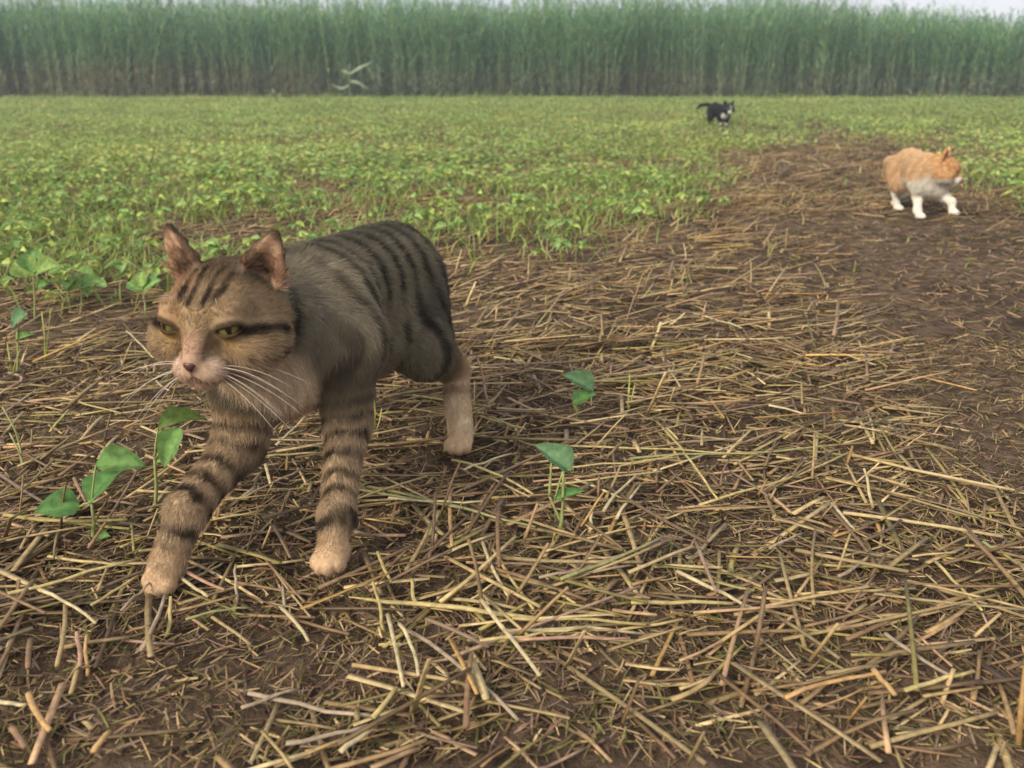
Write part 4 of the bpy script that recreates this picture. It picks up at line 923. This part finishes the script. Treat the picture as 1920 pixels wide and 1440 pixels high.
# ---- the ginger and white cat further along the trodden strip
def simple_cat(name, label, sz, org, J, hc, hf, hs, h, colour, dens, roll=0.0, rad=.0004, fl=1.0, iris=(150, 130, 60)):
    K = Cat(); Rm = head_frame(hf, roll); L, D, eyes, ears = add_head(K, hc, Rm, hs, .006)
    wi, pe = J['withers'], J['pelvis']; spine = nrm(pe - wi); dn = np.array([0, 0, -1.0]); sd = nrm(np.cross(spine, (0, 0, 1)))
    ch_ = wi - spine * .02 + dn * .034
    K.rc(L(0, -.016, -.008), wi, .042, .050, 'neck', .02, spine + dn * .2)
    K.rc(L(0, -.006, -.022), ch_ - spine * .02, .028, .039, 'ruff', .02, dn + spine * .2)
    K.rc(wi, pe + (0, 0, .01), .046, .045, 'body', .02, spine + dn * .3); K.rc(ch_, pe + dn * .028, .044, .040, 'flank', .02, spine + dn * .4)
    for q, key in ((1, 'fr'), (-1, 'fl')):
        pts = [np.asarray(p, float) for p in J[key]]
        K.rc(ch_ + sd * q * J.get('sw', 1) * .02 + (0, 0, .02), pts[0], .042, .034, 'shoulder', .02, dn)
        K.chain(pts, [.029, .0165, .0112, .0110][:len(pts)], key, .012); paw(K, pts[-1] + J['pf'] * .006, J['pf'], 1.0, 'paw', .0130)
    for key in ('hr', 'hl'):
        pts = [np.asarray(p, float) for p in J[key]]
        K.rc(pts[0], pts[1], .050, .032, 'thigh', .02, dn + spine * .4); K.chain(pts[1:], [.024, .0120, .0112], key, .010); paw(K, pts[-1] + J['pf'] * .008, J['pf'], 1.0, 'paw', .0130)
    K.chain(J['tail'], np.linspace(.017, .010, len(J['tail'])), 'tail', .012)
    V, Q, N = K.mesh(h); W, U, FL = K.weights(V); w = lambda *k: sum(W.get(q, 0) for q in k)
    hl = ((V - hc) @ Rm.T) / hs
    c = np.clip(colour(V, N, w, U, hl, wi, spine) * .9, .004, .85)
    root = link(name, make_mesh(name, V - org, Q, None, c, M_COAT)); root.location = org; root.scale = (sz, sz, sz)
    tag(root, label, 'cat', 'cats walking in the field')
    for ec, Ra in eyes:
        o = link('eye', eye_mesh(hs, s2l(iris)), root); o.location = ec - org; o.rotation_euler = __import__('mathutils').Matrix(Ra.T.tolist()).to_euler()
    ln = fl * (.013 * w('body', 'flank', 'neck', 'shoulder', 'thigh', 'tail', 'ruff') + .0040 * w('fr', 'fl', 'hr', 'hl') + .0025 * w('paw') + .006 * w('head', 'cheek') + .003 * w('muzzle', 'nose', 'lid', 'chin', 'ear'))
    pts, fc, ra = fur_strands(V, Q, N, c, FL, ln, dens, 5, npt=3, rad=rad); fur_object('fur', pts, fc, ra, root, org)

Yo = 2.97; og = np.array([.0, 0, 0]) + ground(1722, 404)
wi = at(1738, 312, 3.02); pe = at(1702, 302, 3.20)
J = dict(withers=wi, pelvis=pe, pf=nrm(np.array([.45, -.9, -.1])), sw=1,
         fr=[at(1727, 340, 2.99), at(1721, 366, 3.0), at(1720, 392, 2.96), ground(1723, 403, .012)],
         fl=[at(1757, 345, 2.98), at(1772, 364, 2.98), at(1789, 376, 2.94), at(1791, 396, 2.93)],
         hr=[pe + (-.02, .0, -.02), at(1684, 338, 3.16), at(1676, 358, 3.27), ground(1679, 387, .012)],
         hl=[pe + (.02, .0, -.02), at(1718, 345, 3.14), at(1712, 362, 3.30), np.array([1.385, 3.27, .012])],
         tail=[pe + (-.02, .05, .01), pe + (-.02, .12, .0), pe + (.0, .18, -.05), pe + (.03, .24, -.07)])
def ginger(V, N, w, U, hl, wi, spine):
    n1, n2 = noise(V, 14, 71, 2), noise(V, 60, 72, 2); o_ = s2l((228, 194, 150)); wh = s2l((244, 234, 216)); s_ = (V - wi) @ spine
    c = np.tile(o_, (len(V), 1)) * (1 + .12 * n2)[:, None]; c = lerp(c, s2l((204, 156, 108)), .5 * sstep(.1, .8, np.sin(s_ * 150 + 2 * n1)))
    front = np.clip(w('ruff') * 1.4 + w('fl') * 1.2 + .5 * w('flank', 'shoulder') * (V[:, 2] < wi[2] - .03), 0, 1)
    c = lerp(c, wh, sstep(.25, .6, front)); c = lerp(c, wh, sstep(.25, .6, w('fr')) * sstep(.25, .5, U['fr']))
    c = lerp(c, wh, sstep(.02, -.02, V[:, 2] - .105 + .01 * n1) * w('flank', 'shoulder'))
    for q in ('hr', 'hl'): c = lerp(c, wh, sstep(.3, .7, w(q)) * sstep(.25, .5, U[q]))
    c = lerp(c, wh, sstep(.0, .03, (V - wi) @ (-spine) - .012 + .03 * n1) * sstep(.0, -.03, V[:, 2] - wi[2] + .012 + .03 * n1)); c = lerp(c, wh, sstep(.3, .7, w('paw')))
    hd = np.tile(s2l((222, 178, 128)), (len(V), 1)); hd = lerp(hd, s2l((170, 120, 70)), .5 * sstep(0, .6, np.sin(hl[:, 0] * 420)) * (hl[:, 2] > .01))
    hd = lerp(hd, wh, np.clip(sstep(-.008, -.018, hl[:, 2] - .35 * (hl[:, 1] - .05)), 0, 1)); hd = lerp(hd, wh, sstep(.4, .8, w('muzzle', 'chin')))
    return lerp(c, hd, sstep(.35, .7, w('head', 'cheek', 'muzzle', 'lid', 'nose', 'chin', 'ear')))
simple_cat('ginger_cat', 'ginger and white cat with one foreleg lifted on the trodden strip', .93, og, J, at(1773, 310, 2.95), np.array([.84, -.48, -.26]), 1.08, .0034, ginger, 34, rad=.0005, fl=1.3)

# ---- the black and white cat far off in the crop
Yb = 9.1; ob = ground(1350, 238); ob[1] = Yb
def B(px, py, dy=0.0): return at(px, py, Yb + dy)
wi = B(1356, 207); pe = B(1341, 203, .25)
J = dict(withers=wi, pelvis=pe, pf=nrm(np.array([.3, -.95, -.1])), sw=1,
         fr=[B(1350, 218), B(1350, 226), B(1351, 234, -.03), B(1352, 237, -.05)], fl=[B(1362, 218), B(1362, 227), B(1361, 234, -.08), B(1362, 239, -.12)],
         hr=[pe + (-.03, 0, -.02), pe + (-.05, -.04, -.09), pe + (-.04, .05, -.13), pe + (-.04, .03, -.20)], hl=[pe + (.03, 0, -.02), pe + (.05, -.04, -.09), pe + (.05, .05, -.13), pe + (.05, .03, -.20)],
         tail=[pe + (-.02, .03, .02), pe + (-.07, .06, .035), pe + (-.13, .07, .03), pe + (-.165, .07, .0)])
def tux(V, N, w, U, hl, wi, spine):
    n2 = noise(V, 50, 82, 2); c = np.tile(s2l((46, 48, 50)), (len(V), 1)) * (1 + .2 * n2)[:, None]; wh = s2l((222, 220, 212))
    c = lerp(c, wh, sstep(.4, .75, w('ruff'))); c = lerp(c, wh, sstep(.35, .7, w('muzzle', 'chin'))); c = lerp(c, wh, .9 * sstep(.006, .002, np.abs(hl[:, 0])) * (hl[:, 1] > .03) * w('nose', 'head'))
    for q in ('fr', 'fl'): c = lerp(c, wh, .6 * sstep(.4, .7, w(q)) * sstep(.62, .72, U[q]) * (U[q] < .85))
    return c
simple_cat('black_and_white_cat', 'black and white cat walking in the crop before the reeds', 1.0, ob, J, B(1366, 203, -.09), np.array([.22, -.96, -.16]), 1.12, .006, tux, 5, rad=.0012, fl=.8)

# ------------------------------------------------------------------ evening haze over the field
HZ = 920.0
vv = np.array([(x, y, z) for x in (-HZ - 60, HZ + 60) for y in (-420, 1720) for z in (-1.1, 3.6)], float)
hq = np.array([(0, 1, 3, 2), (4, 6, 7, 5), (0, 4, 5, 1), (2, 3, 7, 6), (0, 2, 6, 4), (1, 5, 7, 3)])
mh = bpy.data.materials.new('haze'); mh.use_nodes = True; th = mh.node_tree; th.nodes.clear()
oh = th.nodes.new('ShaderNodeOutputMaterial'); ph = th.nodes.new('ShaderNodeVolumePrincipled')
ph.inputs['Color'].default_value = (0.80, 0.95, 0.98, 1); ph.inputs['Density'].default_value = 0.0046; ph.inputs['Anisotropy'].default_value = 0.1
th.links.new(ph.outputs[0], oh.inputs['Volume'])
hz = link('haze', make_mesh('haze', vv, hq, mat=mh, smooth=False)); tag(hz, kind='stuff')
